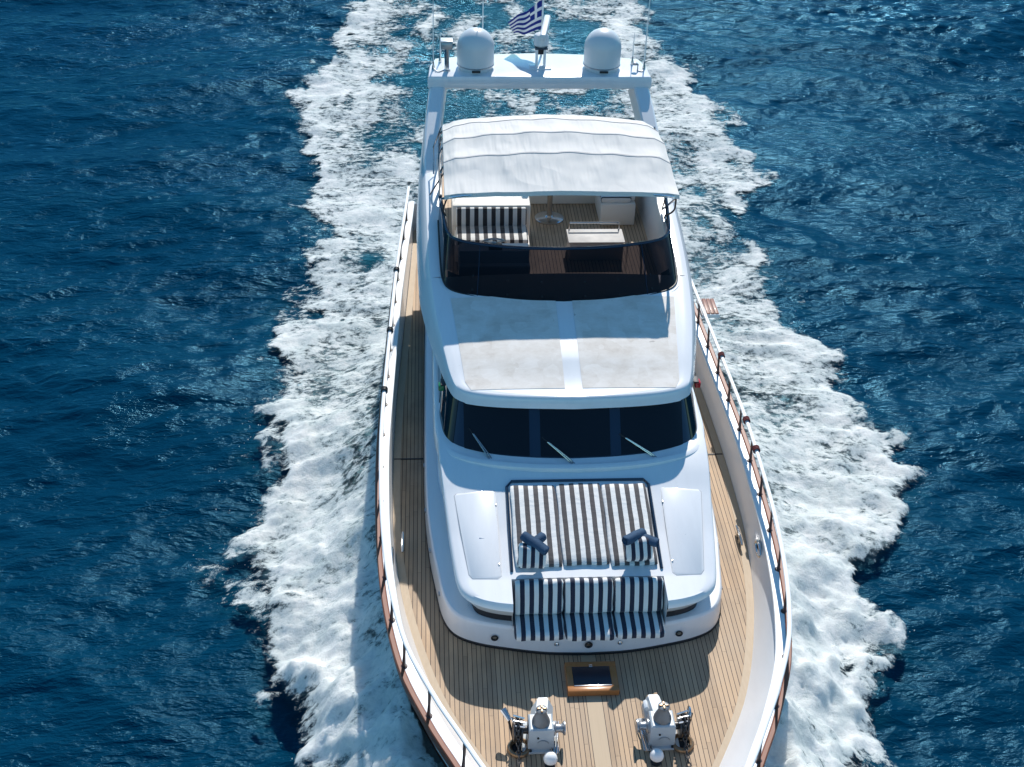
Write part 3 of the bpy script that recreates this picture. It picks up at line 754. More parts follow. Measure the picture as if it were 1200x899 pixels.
# raised lip, tinted windshield, top trim, dash behind it
B0 = [(0, 5.24), (.6, 5.28), (1.15, 5.39), (1.58, 5.53), (1.80, 5.68), (1.885, 5.92), (1.91, 6.3), (1.925, 6.9), (1.935, 7.5)]
HB = half_outline(B0, 44)
HT = half_outline([(0, 5.93), (.6, 5.96), (1.1, 6.05), (1.5, 6.17), (1.72, 6.33), (1.80, 6.55), (1.835, 6.85), (1.87, 7.25), (1.90, 7.62)], 44)
zbot = lambda y: max(4.58, float(ZC(y))+.012); ztp = lambda y: 5.18+.08*max(0, (y-6.3))
m = MB()
fb = full(HB); lo = full(inset(HB, -.05))
nb = [k for k, p in enumerate(fb) if p[1] < 6.4]
m.grid([[(lo[k][0], lo[k][1]-.02, float(ZC(lo[k][1]))+.01) for k in nb], [(lo[k][0]*.995, lo[k][1]+.0, 4.56) for k in nb], [(lo[k][0]*.98, lo[k][1]+.03, 4.585) for k in nb], [(lo[k][0]*.95, lo[k][1]+.10, 4.585) for k in nb]])
m.build('windshield_lip', 'white', fly)
ft = full(HT)
def wsp(k, t):
    a = fb[k]; b_ = ft[k]; bulge = .03*math.sin(math.pi*t)
    return Vector((a[0]*(1-t)+b_[0]*t, a[1]*(1-t)+b_[1]*t-bulge, zbot(a[1])*(1-t)+ztp(b_[1])*t))
rows = [[wsp(k, t) for k in range(len(fb))] for t in np.linspace(0, 1, 9)]
m = MB(); m.grid(rows)
shield = m.build('flybridge_windshield', 'tint', yacht)
MB().tube([wsp(k, 1) for k in range(len(fb))], .030, 8, flat=.8).build('top_trim', 'navy', shield)
MB().tube([wsp(k, 0)+Vector((0, 0, .004)) for k in range(len(fb))], .016, 6).build('bottom_trim', 'black', shield)
for x in (-1.45, -.9, -.3, .3, .9, 1.45):
    k = min(range(len(fb)), key=lambda k: abs(fb[k][0]-x) if fb[k][1] < 6 else 9)
    for t in (.13, .4): MB().lathe([(.016, 0), (.016, .012), (.008, .016)], wsp(k, t)+Vector((0, -.008, .004)), (0, -.6, .8), 8).build('windshield_bolt', 'black', shield)
for x in (-1.36, 1.36):
    k = min(range(len(fb)), key=lambda k: abs(fb[k][0]-x) if fb[k][1] < 6 else 9)
    MB().tube([wsp(k, t)+Vector((0, -.006, .004)) for t in np.linspace(.02, .98, 8)], .006, 5).build('windshield_joint', 'navy', shield)
# dark dash shelf between the lip and the cockpit
dsh = [(0, 5.72), (.7, 5.76), (1.2, 5.90), (1.6, 6.05), (1.80, 6.22)]
hd = half_outline(dsh, 20); hi = [(x, float(np.interp(x, [p[0] for p in HB[:26]], [p[1] for p in HB[:26]]))+.03) for x, y in hd]
m = MB()
m.grid([[(x, y, 4.575) for x, y in full(hi)], [(x, y, 4.64) for x, y in full(hd)], [(x, y+.015, 4.60) for x, y in full(hd)], [(x, y+.02, 3.94) for x, y in full(hd)]])
m.build('dashboard', 'dash', yacht)
# helm console with wheel
m = MB().box((-1.04, 6.55, 4.33), (1.16, .72, .80), .05)
m.prism([(-1.60, 6.28, 4.72), (-1.60, 6.82, 4.72), (-1.60, 6.60, 4.92), (-1.60, 6.34, 4.92)], (1.12, 0, 0))
hc = m.build('helm_console', 'white', yacht)
wc = Vector((-1.02, 6.98, 4.72)); ax = Vector((0, .75, .65)).normalized(); a1 = Vector((1, 0, 0)); a2 = ax.cross(a1)
m = MB().tube([wc+(a1*math.cos(a)+a2*math.sin(a))*.20 for a in np.linspace(0, 6.283, 25)], .017, 8, caps=False)
for q in range(3):
    a = q*2.094+1.57; m.tube([wc, wc+(a1*math.cos(a)+a2*math.sin(a))*.20], .012, 6)
m.lathe([(.045, -.02), (.05, 0), (.03, .03)], wc, ax, 14); m.tube([wc, wc-ax*.22], .022, 8)
m.build('steering_wheel', 'alloy', hc)
MB().box((-1.02, 6.42, 4.95), (.22, .10, .10), .02).build('compass', 'black', hc)
# radar arch: platform and two raked legs running down into the coamings
m = MB()
PF = [(-2.09, 10.90), (-2.06, 11.45), (-1.96, 11.85), (-1.0, 12.10), (0, 12.18), (1.0, 12.10), (1.98, 11.85), (2.07, 11.45), (2.09, 10.90)]
cx0, cy0 = 0, 11.5
def pf(sc, z): return [(x*(1-sc/2.1), cy0+(y-cy0)*(1-sc/.6), z) for x, y in PF]
m.grid([pf(.10, 5.83), pf(.02, 5.85), pf(0, 5.89), pf(0, 6.04), pf(.02, 6.085), pf(.06, 6.10)], close=True)
m.poly(pf(.06, 6.10)); m.poly(pf(.10, 5.83)[::-1])
arch = m.build('radar_arch', 'white', yacht)
for s in (-1, 1):
    sec = []
    for (y, z, d, x0, x1) in ((8.95, 4.86, .16, 1.93, 2.165), (9.5, 5.06, .20, 1.915, 2.165), (10.0, 5.33, .22, 1.88, 2.15), (10.5, 5.62, .24, 1.82, 2.10), (10.98, 5.88, .26, 1.76, 2.04)):
        c = .03
        sec.append([(s*x0, y, z+.02), (s*(x0+c), y-.012, z+.045), (s*(x1-c), y-.012, z+.045), (s*x1, y, z+.02), (s*(x1+.03), y+d*1.5, z-d*.9), (s*(x0-.03), y+d*1.5, z-d*.9)])
    m = MB(); m.grid(sec, close=True, flip=s > 0); m.poly(sec[0]); m.poly(sec[-1][::-1])
    m.build('arch_leg', 'white', arch)
# navigation lights on the deckhouse corners
for s, mt in ((-1, 'green'), (1, 'red')):
    nl = MB().box((s*1.93, 3.9, 3.97), (.09, .13, .10), .02).build('navigation_light', mt, yacht)
    MB().box((s*1.90, 3.92, 4.03), (.08, .17, .02), .006).build('light_bracket', 'black', nl)
# foredeck hatch
hb = thing('deck_hatch', (0, -.2, DZ), 'dark glass deck hatch in a varnished wood frame on the foredeck', 'hatch')
m = MB()
m.box((0, .045, DZ+.05), (.68, .09, .10), .012); m.box((0, -.385, DZ+.05), (.68, .09, .10), .012)
m.box((-.295, -.17, DZ+.048), (.09, .36, .096), .01); m.box((.295, -.17, DZ+.048), (.09, .36, .096), .01)
m.build('frame', 'hatchwood', hb)
MB().box((0, -.17, DZ+.085), (.50, .36, .02), .006).build('pane', 'hatchglass', hb)
m = MB(); m.box((0, .0, DZ+.105), (.05, .05, .02), .006)
m.build('catch', 'steel', hb)
MB().box((0, -.335, DZ+.098), (.50, .018, .012), .003).build('trim_strip', 'steel', hb)

# ------------------------------------------------------------------ awning over the cockpit
bt = thing('sun_awning', (0, 8, 3.93), 'white canvas awning stretched on tube bows over the flybridge cockpit', 'awning')
YS = -.27
ZA = pchip([6.46, 6.9, 7.3, 8.05, 8.7, 9.15, 9.3], [6.00, 6.08, 6.14, 6.20, 6.14, 6.03, 5.98])
def _wr(x, y): return float(fbm(np.array([x*3.2+.6*y]), np.array([y*.55]), 4, 12)[0])
def bim(x, y):
    y = y-YS
    q = abs(x)/1.84
    sag = 0
    for a, b_ in ((6.46, 7.42), (7.42, 8.05), (8.05, 8.75), (8.75, 9.3)):
        if a <= y <= b_: sag = .035*math.sin(math.pi*(y-a)/(b_-a))
    wr = .030*(_wr(x, y)-.5)+.010*math.sin(x*9+math.sin(y*3)*1.5)*math.sin(math.pi*min(1, max(0, (y-6.46)/2.84)))
    return float(ZA(y))+(.05+.10*min(1, max(0, (y-6.46)/1.6)))*(1-q*q)-(.02+.05*min(1, (y-6.46)))*max(0, q-.9)/.1-sag+wr
xsb = np.linspace(-1.84, 1.84, 121); ysb = np.linspace(6.46, 9.3, 60)+YS
m = MB(); m.grid([[(x, y, bim(x, y)) for x in xsb] for y in ysb]); m.grid([[(x, y, bim(x, y)-.012) for x in xsb] for y in ysb], flip=True)
for yy in (6.46+YS, 9.3+YS): m.grid([[(x, yy, bim(x, yy)) for x in xsb], [(x, yy+(.01 if yy > 7 else -.01), bim(x, yy)-.07) for x in xsb]])
for xx in (-1.84, 1.84): m.grid([[(xx, y, bim(xx, y)) for y in ysb], [(xx*1.003, y, bim(xx, y)-.085) for y in ysb]])
cv = m.build('canvas', 'canvas', bt)
for yy in (7.42+YS, 8.05+YS, 8.75+YS):
    m = MB(); m.grid([[(x, yy+d, bim(x, yy+d)+h) for x in xsb] for d, h in ((-.022, -.002), (-.016, .007), (.016, .007), (.022, -.002))])
    m.build('seam', paint('canvas_seam', (.50, .47, .45), .8), cv)
for yy, yb in ((6.49, 7.75), (7.42, 7.75), (8.05, 8.55), (8.75, 8.55), (9.27, 9.6)):
    yy += YS
    pts = smooth_path([(-1.90, yb, 4.93), (-1.90, yb+(yy-yb)*.55, 4.93+(bim(-1.8, yy)-5.0)*.6), (-1.80, yy, bim(-1.8, yy)-.06), (-1.2, yy, bim(-1.2, yy)-.045), (0, yy, bim(0, yy)-.04), (1.2, yy, bim(1.2, yy)-.045), (1.80, yy, bim(1.8, yy)-.06), (1.90, yb+(yy-yb)*.55, 4.93+(bim(1.8, yy)-5.0)*.6), (1.90, yb, 4.93)], 60)
    MB().tube(pts, .018, 8).build('bow_tube', 'steel', bt)
for s in (-1, 1):
    MB().tube([(s*1.82, 7.0, bim(1.8, 7.0)-.05), (s*2.07, 8.3, 4.96)], .013, 6).build('stay', 'black', bt)
    MB().tube(smooth_path([(s*1.80, 6.23, 5.92), (s*1.86, 6.55, 5.55), (s*1.82, 6.75, 5.36), (s*1.86, 7.2, 5.12), (s*1.9, 7.5, 4.90)], 24), .015, 6).build('front_brace', 'black', bt)
    MB().tube([(s*2.0, 9.0, 5.02), (s*2.0, 9.3, 5.4), (s*1.86, 8.95, 5.93)], .014, 6).build('rear_brace', 'steel', bt)

# ------------------------------------------------------------------ cushions
def cushion(name, mat, c, s, rot=None, r=.05, puff=.02, parent=None, seed=0, nx=22, ny=22, piping=None, wr=.006):
    rg = np.random.default_rng(seed)
    sx, sy, sz = [v*.5 for v in s]; b = bmesh.new()
    bmesh.ops.create_cube(b, size=2)
    bmesh.ops.subdivide_edges(b, edges=b.edges[:], cuts=11, use_grid_fill=True)
    ph = rg.random(6)*6.28
    for v in b.verts:
        u = v.co.copy()
        p = Vector((u.x*sx, u.y*sy, u.z*sz))
        q = Vector((max(-sx+r, min(sx-r, p.x)), max(-sy+r, min(sy-r, p.y)), max(-sz+min(r, sz*.95), min(sz-min(r, sz*.95), p.z))))
        d = p-q
        if d.length > 1e-6: p = q+d.normalized()*min(d.length, r)
        k = (1-u.x**4)*(1-u.y**4)
        if u.z > .2: p.z += puff*k+wr*math.sin(u.x*3.1*sx*4+ph[0]+2*math.sin(u.y*2+ph[1]))*math.sin(u.y*7*sy+ph[2])*k
        p.x += .006*math.sin(u.y*5+ph[3])*(abs(u.x) > .9); p.y += .006*math.sin(u.x*5+ph[4])*(abs(u.y) > .9)
        v.co = p
    m = MB(); m.bm(b)
    o = m.build(name, mat, angle=60)
    o.location = c
    if rot is not None: o.rotation_euler = rot
    ORIG[o] = Vector(c); return o
slope = math.atan2(ZT(2.3)-ZT(.95), 1.35)
for k, (x, lab) in enumerate(((-.655, 'striped sun pad by the green-lit side, one of three flat pads on the coachroof, under the crossed towels'), (0, 'middle striped sun pad on the coachroof, free of towels and pillows'), (.655, 'striped'))):
    lab = ('leftmost of three striped sun pads lying flat on the white coachroof', 'middle of three striped sun pads on the coachroof, with nothing lying on it', 'rightmost of three striped sun pads lying flat on the white coachroof')[k]
    x = (-.652, 0, .652)[k]
    y0 = 1.65; dz = .02 if k == 1 else 0
    o = cushion('sunbed_cushion', 'stripe', (x, y0+(.02 if k == 1 else 0), ztop(0, y0)+.034+dz*.4), (.645, 1.40, .07), (slope, 0, 0), r=.035, puff=.012, seed=k)
    tag(o, lab, 'cushion', 'sun pads on the coachroof')
ox = [(-1.02, .92), (-1.02, 2.34), (-.95, 2.42), (.95, 2.42), (1.02, 2.34), (1.02, .92)]
MB().tube([(x, y, ztop(x, y)+.012) for x, y in ox], .022, 6).build('sunbed_rim', 'navy', coach)
for k in range(3):
    x = (-.675, 0, .675)[k]; side = ('leftmost', 'middle', 'rightmost')[k]
    o = cushion('seat_cushion', 'stripe_seat_shade', (x, .415+(.0 if k == 1 else .02), 2.465), (.665, .54, .13), None, r=.05, puff=.02, seed=10+k)
    tag(o, side+' dark and white striped seat cushion of the bow bench, facing the foredeck', 'cushion', 'seat cushions of the bow bench')
    o = cushion('backrest_cushion', 'stripe_seat_shade', (x, .645, 2.77), (.665, .48, .13), (R(68), 0, 0), r=.05, puff=.02, seed=20+k)
    tag(o, side+' striped backrest cushion of the bow bench, upright behind the seat', 'cushion', 'backrest cushions of the bow bench')
# pillows with crossed towels
def towel(c, rot, ln=.34, r=.055, seed=0):
    m = MB(); rows = []; rg = np.random.default_rng(seed); ph = rg.random(3)*6.28
    for i in range(22):
        t = i/21; z = (t-.5)*ln; e = 1-.10*(abs(t-.5)*2)**6
        row = []
        for k in range(28):
            a = 2*math.pi*k/28
            rr = r*e*(1+.05*math.sin(3*a+ph[0]+t*2)+.03*math.sin(9*t+ph[1]+a))+(.012 if k in (3, 4) else 0)
            row.append((z, rr*math.cos(a), rr*math.sin(a)))
        rows.append(row)
    m.grid(rows, close=True)
    for row, sg in ((rows[0], -1), (rows[-1], 1)):
        prev = row
        for f, dx in ((.8, .008), (.62, -.012), (.5, .006), (.3, -.012), (.12, .004)):
            cur = [(row[0][0]+sg*dx, p[1]*f, p[2]*f) for p in row]; m.grid([prev, cur], close=True); prev = cur
        m.poly(prev)
    o = m.build('rolled_towel', 'towel', angle=50); o.location = c; o.rotation_euler = rot; ORIG[o] = Vector(c); return o
for s in (-1, 1):
    px = -.75 if s < 0 else .70; py = 1.0 if s < 0 else 1.08
    z0 = ztop(px, py)+.115
    o = cushion('throw_pillow', 'stripe_pillow_shade', (px, py-.02, z0+.10), (.38, .34, .14), (R(58), 0, R(-4 if s < 0 else 6)), r=.06, puff=.05, seed=30+s)
    tag(o, 'striped pillow on the %s sun pad, propped under two crossed towels' % ('leftmost' if s < 0 else 'rightmost'), 'pillow', 'striped pillows on the sun pads')
    o = towel((px+.03, py+.03, z0+.265), (0, R(12), R(-38) if s < 0 else R(42)), .40, .064, 1+s)
    if s > 0: o.location.x -= .09
    tag(o, 'upper rolled navy towel of the crossed pair over the %s pillow' % ('left' if s < 0 else 'right'), 'towel', 'rolled navy towels')
    o = towel((px+.03+(.06 if s > 0 else 0), py+.11-(.06 if s > 0 else 0), z0+.20), (0, R(-6), R(40) if s < 0 else R(-36)), .38, .061, 5+s)
    tag(o, 'lower rolled navy towel tucked beneath the other on the %s pillow' % ('left' if s < 0 else 'right'), 'towel', 'rolled navy towels')

# ------------------------------------------------------------------ cockpit furniture
FZ = 3.93
hs = thing('helm_bench', (-1, 8.3, FZ), 'white helm bench with black and white striped seat and backrest behind the wheel', 'bench')
MB().box((-1.0, 8.05, FZ+.175), (1.30, .62, .35), .03).build('base', 'canvas_white', hs)
MB().box((-1.0, 8.56, FZ+.40), (1.38, .42, .80), .04).build('back_shell', 'canvas_white', hs)
MB().box((-1.0, 8.00, FZ+.40), (1.24, .56, .11), .035).build('seat', 'stripe_fly', hs)
MB().box((-1.0, 8.315, FZ+.60), (1.24, .10, .34), .035, rot=Matrix.Rotation(R(-8), 3, 'X')).build('backrest', 'stripe_fly', hs)
tb = thing('pedestal_table', (.13, 9.4, FZ), 'white table on a single steel pedestal with round foot, under the awning', 'table')
MB().lathe([(.27, 0), (.27, .02), (.24, .035), (.09, .05), (.06, .08)], (.13, 9.4, FZ), seg=32).build('foot', 'steel', tb)
MB().tube([(.13, 9.4, FZ+.05), (.13, 9.4, FZ+.68)], .05, 16).build('pedestal', 'pole', tb)
MB().box((.13, 9.55, FZ+.71), (.90, .95, .05), .02).build('table_top', 'railwhite', tb)
sf = thing('corner_sofa', (0, 10.3, FZ), 'cream sofa with striped cushions wrapped round the aft end of the flybridge cockpit', 'sofa')
MB().box((-.25, 10.35, FZ+.19), (2.6, .75, .38), .03).build('base', 'canvas_white', sf)
MB().box((1.36, 9.95, FZ+.22), (.64, 1.70, .44), .03).build('side_base', 'canvas_white', sf)
for x in (-1.1, -.25, .55): MB().box((x, 10.33, FZ+.43), (.78, .68, .11), .035).build('seat', 'stripe_cross', sf)
MB().box((1.32, 9.85, FZ+.49), (.56, 1.42, .11), .035).build('side_seat', 'stripe_cross', sf)
for x in (-1.1, -.25, .55): MB().box((x, 10.68, FZ+.62), (.78, .12, .36), .04).build('backrest', 'stripe_fly', sf)
MB().box((1.62, 9.9, FZ+.60), (.12, 1.4, .32), .04).build('side_backrest', 'stripe_cross', sf)
lk = thing('companion_locker', (.82, 8, FZ), 'low white locker with a steel grab bar beside the helm on the flybridge', 'locker')
MB().box((.82, 8.02, FZ+.17), (.95, .48, .34), .03).build('body', 'locker', lk)
MB().box((.82, 8.02, FZ+.355), (.99, .50, .03), .01).build('lid', 'locker', lk)
MB().tube([(.38, 8.26, FZ+.36), (.38, 8.26, FZ+.50), (1.26, 8.26, FZ+.50), (1.26, 8.26, FZ+.36)], .018, 8).build('grab_bar', 'steel', lk)

# ------------------------------------------------------------------ on the radar arch
AZ = 6.10
for s in (-1, 1):
    d = thing('satellite_dome', (s*1.19, 11.34, AZ), 'white satellite dome on the arch, %s' % ('beside the small searchlight post' if s < 0 else 'on the end without the searchlight'), 'dome', 'satellite domes on the radar arch')
    r = .345; hc_ = .31
    prof = [(.31, 0), (.32, .02), (.335, .06), (r, .085)]+[(r, .10+hc_*k/5) for k in range(6)]+[(r*math.cos(a), .10+hc_+r*math.sin(a)) for a in np.linspace(.08, math.pi/2, 12)]
    MB().lathe(prof, (s*1.19, 11.34, AZ), seg=48).build('shell', 'dome', d)
    MB().lathe([(.345, .075), (.353, .08), (.353, .095), (.345, .10)], (s*1.19, 11.34, AZ), seg=48).build('band', 'alloy', d)
    MB().box((s*1.19, 10.965, AZ+.055), (.16, .03, .04), .008).build('latch', 'black', d)
rd = thing('radar', (.03, 11.36, AZ), 'white open array radar on a two legged pedestal in the middle of the arch', 'radar')
MB().box((.03-.075, 11.36, AZ+.20), (.045, .14, .40), .012).build('leg', 'white', rd); MB().box((.03+.075, 11.36, AZ+.20), (.045, .14, .40), .012).build('leg', 'white', rd)
MB().box((.03, 11.36, AZ+.012), (.40, .26, .024), .006).build('base_plate', 'white', rd)
MB().box((.03, 11.40, AZ+.30), (.10, .05, .12), .01).build('cross_box', 'black', rd)
MB().box((.03, 11.36, AZ+.405), (.24, .30, .03), .008).build('top_plate', 'navy', rd)
MB().lathe([(.11, 0), (.135, .03), (.14, .16), (.12, .22), (.06, .25)], (.03, 11.36, AZ+.42), seg=24).build('turning_unit', 'dome', rd)
MB().box((.11, 11.52, AZ+.71), (.12, 1.15, .13), .035, rot=Matrix.Rotation(R(-9), 3, 'Z')).build('scanner_bar', 'dome', rd)
sl = thing('searchlight', (-1.73, 11.18, AZ), 'small steel lamp on a short post at the left end of the arch', 'lamp')
MB().lathe([(.07, 0), (.07, .015), (.045, .03), (.045, .42)], (-1.73, 11.18, AZ), seg=14).build('post', 'steel', sl)
MB().box((-1.73, 11.18, AZ+.50), (.22, .20, .14), .03).build('head', 'alloy', sl)
MB().box((-1.73, 11.18, AZ+.585), (.23, .21, .025), .01).build('visor', 'dome', sl)
for (x, y, h, lab) in ((-1.98, 11.25, 1.35, 'tall thin white whip antenna at the left end of the arch'), (-1.85, 11.65, .55, 'short whip antenna just behind the searchlight'),
                       (-1.04, 11.95, 1.75, 'tallest whip antenna, rising behind the left dome'), (1.99, 11.30, 1.35, 'tall thin white whip antenna at the right end of the arch'),
                       (1.80, 11.55, .60, 'short whip antenna between the right dome and the tall whip')):
    a = thing('whip_antenna', (x, y, AZ), lab, 'antenna', 'whip antennas on the arch')
    MB().lathe([(.035, 0), (.03, .05), (.018, .10), (.015, .16)], (x, y, AZ-.01), seg=10).build('mount', 'steel', a)
    MB().tube([(x, y, AZ+.13), (x+.004, y+.01, AZ+h*.6), (x+.01, y+.02, AZ+h)], [.013, .010, .006], 6).build('whip', 'railwhite', a)
ck = MB().tube([(1.86, 11.22, AZ), (1.86, 11.22, AZ+.12), (1.80, 11.20, AZ+.14)], .016, 6)
ck.lathe([(.05, 0), (.05, .03), (.02, .05)], (1.80, 11.2, AZ+.12), seg=12).build('deck_horn', 'alloy', arch)
for (x0, y0, x1, y1) in ((-1.98, 11.25, -1.75, 11.3), (1.99, 11.3, 1.86, 11.22)):
    MB().tube(smooth_path([(x0, y0, AZ+.03), (x0*.6+x1*.4, y0-.16, AZ+.012), (x1, y1-.05, AZ+.012)], 10), .010, 6).build('cable', 'alloy', arch)
# flag on its staff
fl = thing('ensign', (.10, 12.02, AZ), 'blue and white striped Greek flag with a white cross, flying behind the radar', 'flag')
MB().tube([(.10, 12.02, AZ-.02), (.10, 12.06, AZ+1.10)], [.022, .016], 8).build('staff', 'railwhite', fl)
MB().lathe([(.02, 0), (.045, .02), (.045, .06), (.015, .08)], (.10, 12.06, AZ+1.10), seg=12).build('finial', 'bronze', fl)
def mk_flag():
    m, t, b = nmat('flag_cloth'); uv = N(t, 'ShaderNodeTexCoord').outputs['UV']
    s = N(t, 'ShaderNodeSeparateXYZ'); L(t, uv, s.inputs[0]); u, v = s.outputs[0], s.outputs[1]
    k = math_n(t, 'FLOOR', math_n(t, 'MULTIPLY', math_n(t, 'SUBTRACT', 1.0, v), 9))
    st = math_n(t, 'LESS_THAN', math_n(t, 'MODULO', k, 2.0), .5)             # 1 = blue
    can = math_n(t, 'MULTIPLY', math_n(t, 'LESS_THAN', u, 10/27), math_n(t, 'GREATER_THAN', v, 4/9))
    cu = math_n(t, 'LESS_THAN', math_n(t, 'ABSOLUTE', math_n(t, 'SUBTRACT', u, 5/27)), 1/27)
    cvv = math_n(t, 'LESS_THAN', math_n(t, 'ABSOLUTE', math_n(t, 'SUBTRACT', v, 6.5/9)), .5/9)
    cross = math_n(t, 'MAXIMUM', cu, cvv)
    blue = math_n(t, 'ADD', math_n(t, 'MULTIPLY', can, math_n(t, 'SUBTRACT', 1.0, cross)), math_n(t, 'MULTIPLY', math_n(t, 'SUBTRACT', 1.0, can), st))
    L(t, mix_n(t, blue, (.78, .78, .78), (.012, .035, .27)), b.inputs['Base Color']); b.inputs['Roughness'].default_value = .8
    out = t.nodes['Material Output']; tl = N(t, 'ShaderNodeBsdfTranslucent'); L(t, mix_n(t, blue, (.7, .7, .7), (.012, .035, .27)), tl.inputs[0])
    mx = N(t, 'ShaderNodeMixShader'); mx.inputs[0].default_value = .35; L(t, b.outputs[0], mx.inputs[1]); L(t, tl.outputs[0], mx.inputs[2]); L(t, mx.outputs[0], out.inputs[0])
    return m
nu, nv = 40, 26; vs = []; uvs = []; fs = []
# the cloth streams out sideways from the staff and sags towards its fly end
for j in range(nv):
    for i in range(nu):
        u = i/(nu-1); v = j/(nv-1)
        wav = math.sin(u*8.5+v*1.3)*.075*u**.6+.03*math.sin(u*17+v*3)*u
        x = .085-(.50+.12*v)*u; z = AZ+.50+.56*v-u*(.20+.34*v)-.03*math.sin(u*3)*(1-v)
        y = 12.06+.30*u+wav
        vs.append((x, y, z)); uvs.append((u, v))
for j in range(nv-1):
    for i in range(nu-1): fs.append((j*nu+i, j*nu+i+1, (j+1)*nu+i+1, (j+1)*nu+i))
o0 = ORIG[fl]; me = bpy.data.meshes.new('cloth'); me.from_pydata([tuple(Vector(p)-o0) for p in vs], [], fs)
ul = me.uv_layers.new(name='uv')
for lp in me.loops: ul.data[lp.index].uv = uvs[lp.vertex_index]
me.shade_smooth(); me.materials.append(mk_flag()); o = bpy.data.objects.new('cloth', me); COL.objects.link(o); o.parent = fl
sdm = o.modifiers.new('thick', 'SOLIDIFY'); sdm.thickness = .004

# ------------------------------------------------------------------ foredeck machinery
def windlass(s):
    X = s*.76; Y0 = -1.16; z = DZ
    t = thing('windlass', (X, Y0, z), 'grey anchor windlass on the foredeck %s' % ('with a brake lever sticking up on its outer side' if s < 0 else 'with a small square plate on its motor housing'), 'windlass', 'anchor windlasses on the foredeck')
    i = -s                                                # towards the centreline
    MB().box((X, Y0+.06, z+.02), (.46, .50, .04), .01).build('base_plate', 'mach', t)
    m = MB(); m.prism([(X-.155, Y0-.13, z+.04), (X+.155, Y0-.13, z+.04), (X+.155, Y0+.12, z+.04), (X-.155, Y0+.12, z+.04)], (0, 0, .001))
    body = MB(); rows = []
    for zz, a, b_ in ((.04, .165, .15), (.10, .16, .145), (.33, .155, .14), (.37, .15, .135), (.385, .13, .115)):
        rows.append([(X-a, Y0-b_, z+zz), (X+a, Y0-b_, z+zz), (X+a, Y0+b_, z+zz), (X-a, Y0+b_, z+zz)])
    body.grid(rows, close=True); body.poly(rows[-1]); body.build('gearbox', 'mach', t, angle=20)
    MB().lathe([(.014, 0), (.014, .012)], (X-.04, Y0-.142, z+.25), (0, -1, 0), 10).build('oil_plug', 'black', t)
    MB().tube([(X+.02+.075*math.cos(a), Y0-.150, z+.13+.075*math.sin(a)) for a in np.linspace(.3, 2.6, 14)], .006, 5).build('cover_seam', 'alloy', t)
    for bx in (-.13, .13): MB().lathe([(.016, 0), (.016, .02)], (X+bx, Y0-.17, z+.04), (0, 0, 1), 8).build('bolt', 'black', t)
    # motor housing running aft and inward
    hx = X+i*.0; pr = [(-.13, .06), (.13, .06), (.15, .20), (.075, .35), (-.075, .35), (-.15, .20)]
    m = MB(); A = [(hx+px+i*.015, Y0+.14, z+pz) for px, pz in pr]; B = [(hx+px*.92+i*.05, Y0+.38, z+pz*1.04) for px, pz in pr]
    C_ = [(hx+px*.75+i*.055, Y0+.41, z+.04+pz*.92) for px, pz in pr]
    m.grid([A, B, C_], close=True); m.poly(A[::-1]); m.poly(C_); m.build('motor_housing', 'mach', t, angle=25)
    if s > 0: MB().box((X-.14, Y0+.28, z+.28), (.05, .13, .14), .012, rot=Matrix.Rotation(R(-28), 3, 'Y')).build('cover_plate', 'dome', t)
    # upright capstan drum
    MB().lathe([(.115, .0), (.11, .035), (.08, .11), (.058, .175), (.058, .195), (.072, .205), (.072, .225), (.045, .235), (.02, .237)], (X-i*.0, Y0, z+.385), seg=24).build('capstan_drum', 'drum', t)
    cp = MB(); 
    for a in range(4): cp.box((X+.035*math.cos(a*1.571), Y0+.035*math.sin(a*1.571), z+.625), (.05 if a % 2 == 0 else .025, .025 if a % 2 == 0 else .05, .012), .004)
    cp.build('drum_cap', 'bronze', t)
    # warping drum on the inner side, chain wheel on the outer
    MB().lathe([(.095, 0), (.095, .02), (.058, .04), (.05, .09), (.06, .12), (.09, .14), (.09, .155), (.03, .16)], (X+i*.155, Y0+.02, z+.23), (i, 0, 0), 22).build('warping_drum', 'alloy', t)
    MB().lathe([(.05, 0), (.05, .06), (.145, .07), (.145, .09), (.105, .105), (.105, .15), (.145, .165), (.145, .185), (.05, .20)], (X-i*.155, Y0+.02, z+.22), (-i, 0, 0), 24).build('chain_wheel', 'chain', t)
    ch = MB()
    cx_ = X-i*.285
    path = [Vector((cx_, Y0+.02+.15*math.cos(a), z+.22+.15*math.sin(a))) for a in np.linspace(-.6, math.pi+.35, 16)]
    path += [Vector((cx_, Y0-.25-.11*k, z+.12-.02*min(k, 4)+.0)) for k in range(12)]
    acc = [path[0]]
    dense = smooth_path(path, 260); last = dense[0]; lk_ = []
    for p in dense[1:]:
        if (p-last).length > .052: lk_.append((last, p)); last = p
    for n, (a, b_) in enumerate(lk_):
        d = (b_-a).normalized(); sd_ = Vector((1, 0, 0)) if n % 2 else d.cross(Vector((1, 0, 0))).normalized()
        c = (a+b_)/2
        ch.tube([c+d*.038*math.cos(q)+sd_*.022*math.sin(q) for q in np.linspace(0, 6.283, 11)], .009, 5, caps=False)
    ch.build('anchor_chain', 'chain', t)
    # ring of the chain pipe let into the deck
    rc = Vector((X-i*.27, Y0-.10, z+.03))
    MB().tube([rc+Vector((.12*math.cos(a), .12*math.sin(a), 0)) for a in np.linspace(0, 6.283, 25)], .032, 8, caps=False).build('chain_pipe', 'bronze', t)
    m = MB(); m.lathe([(.10, 0), (.10, .012)], (rc.x, rc.y, z+.004), seg=20); m.build('pipe_mouth', 'black', t)
    # brake handwheel and levers on the outer side
    bp = Vector((X-i*.36, Y0+.10, z+.36))
    MB().tube([(X-i*.30, Y0+.02, z+.24), tuple(bp)], .014, 8).build('brake_shaft', 'steel', t)
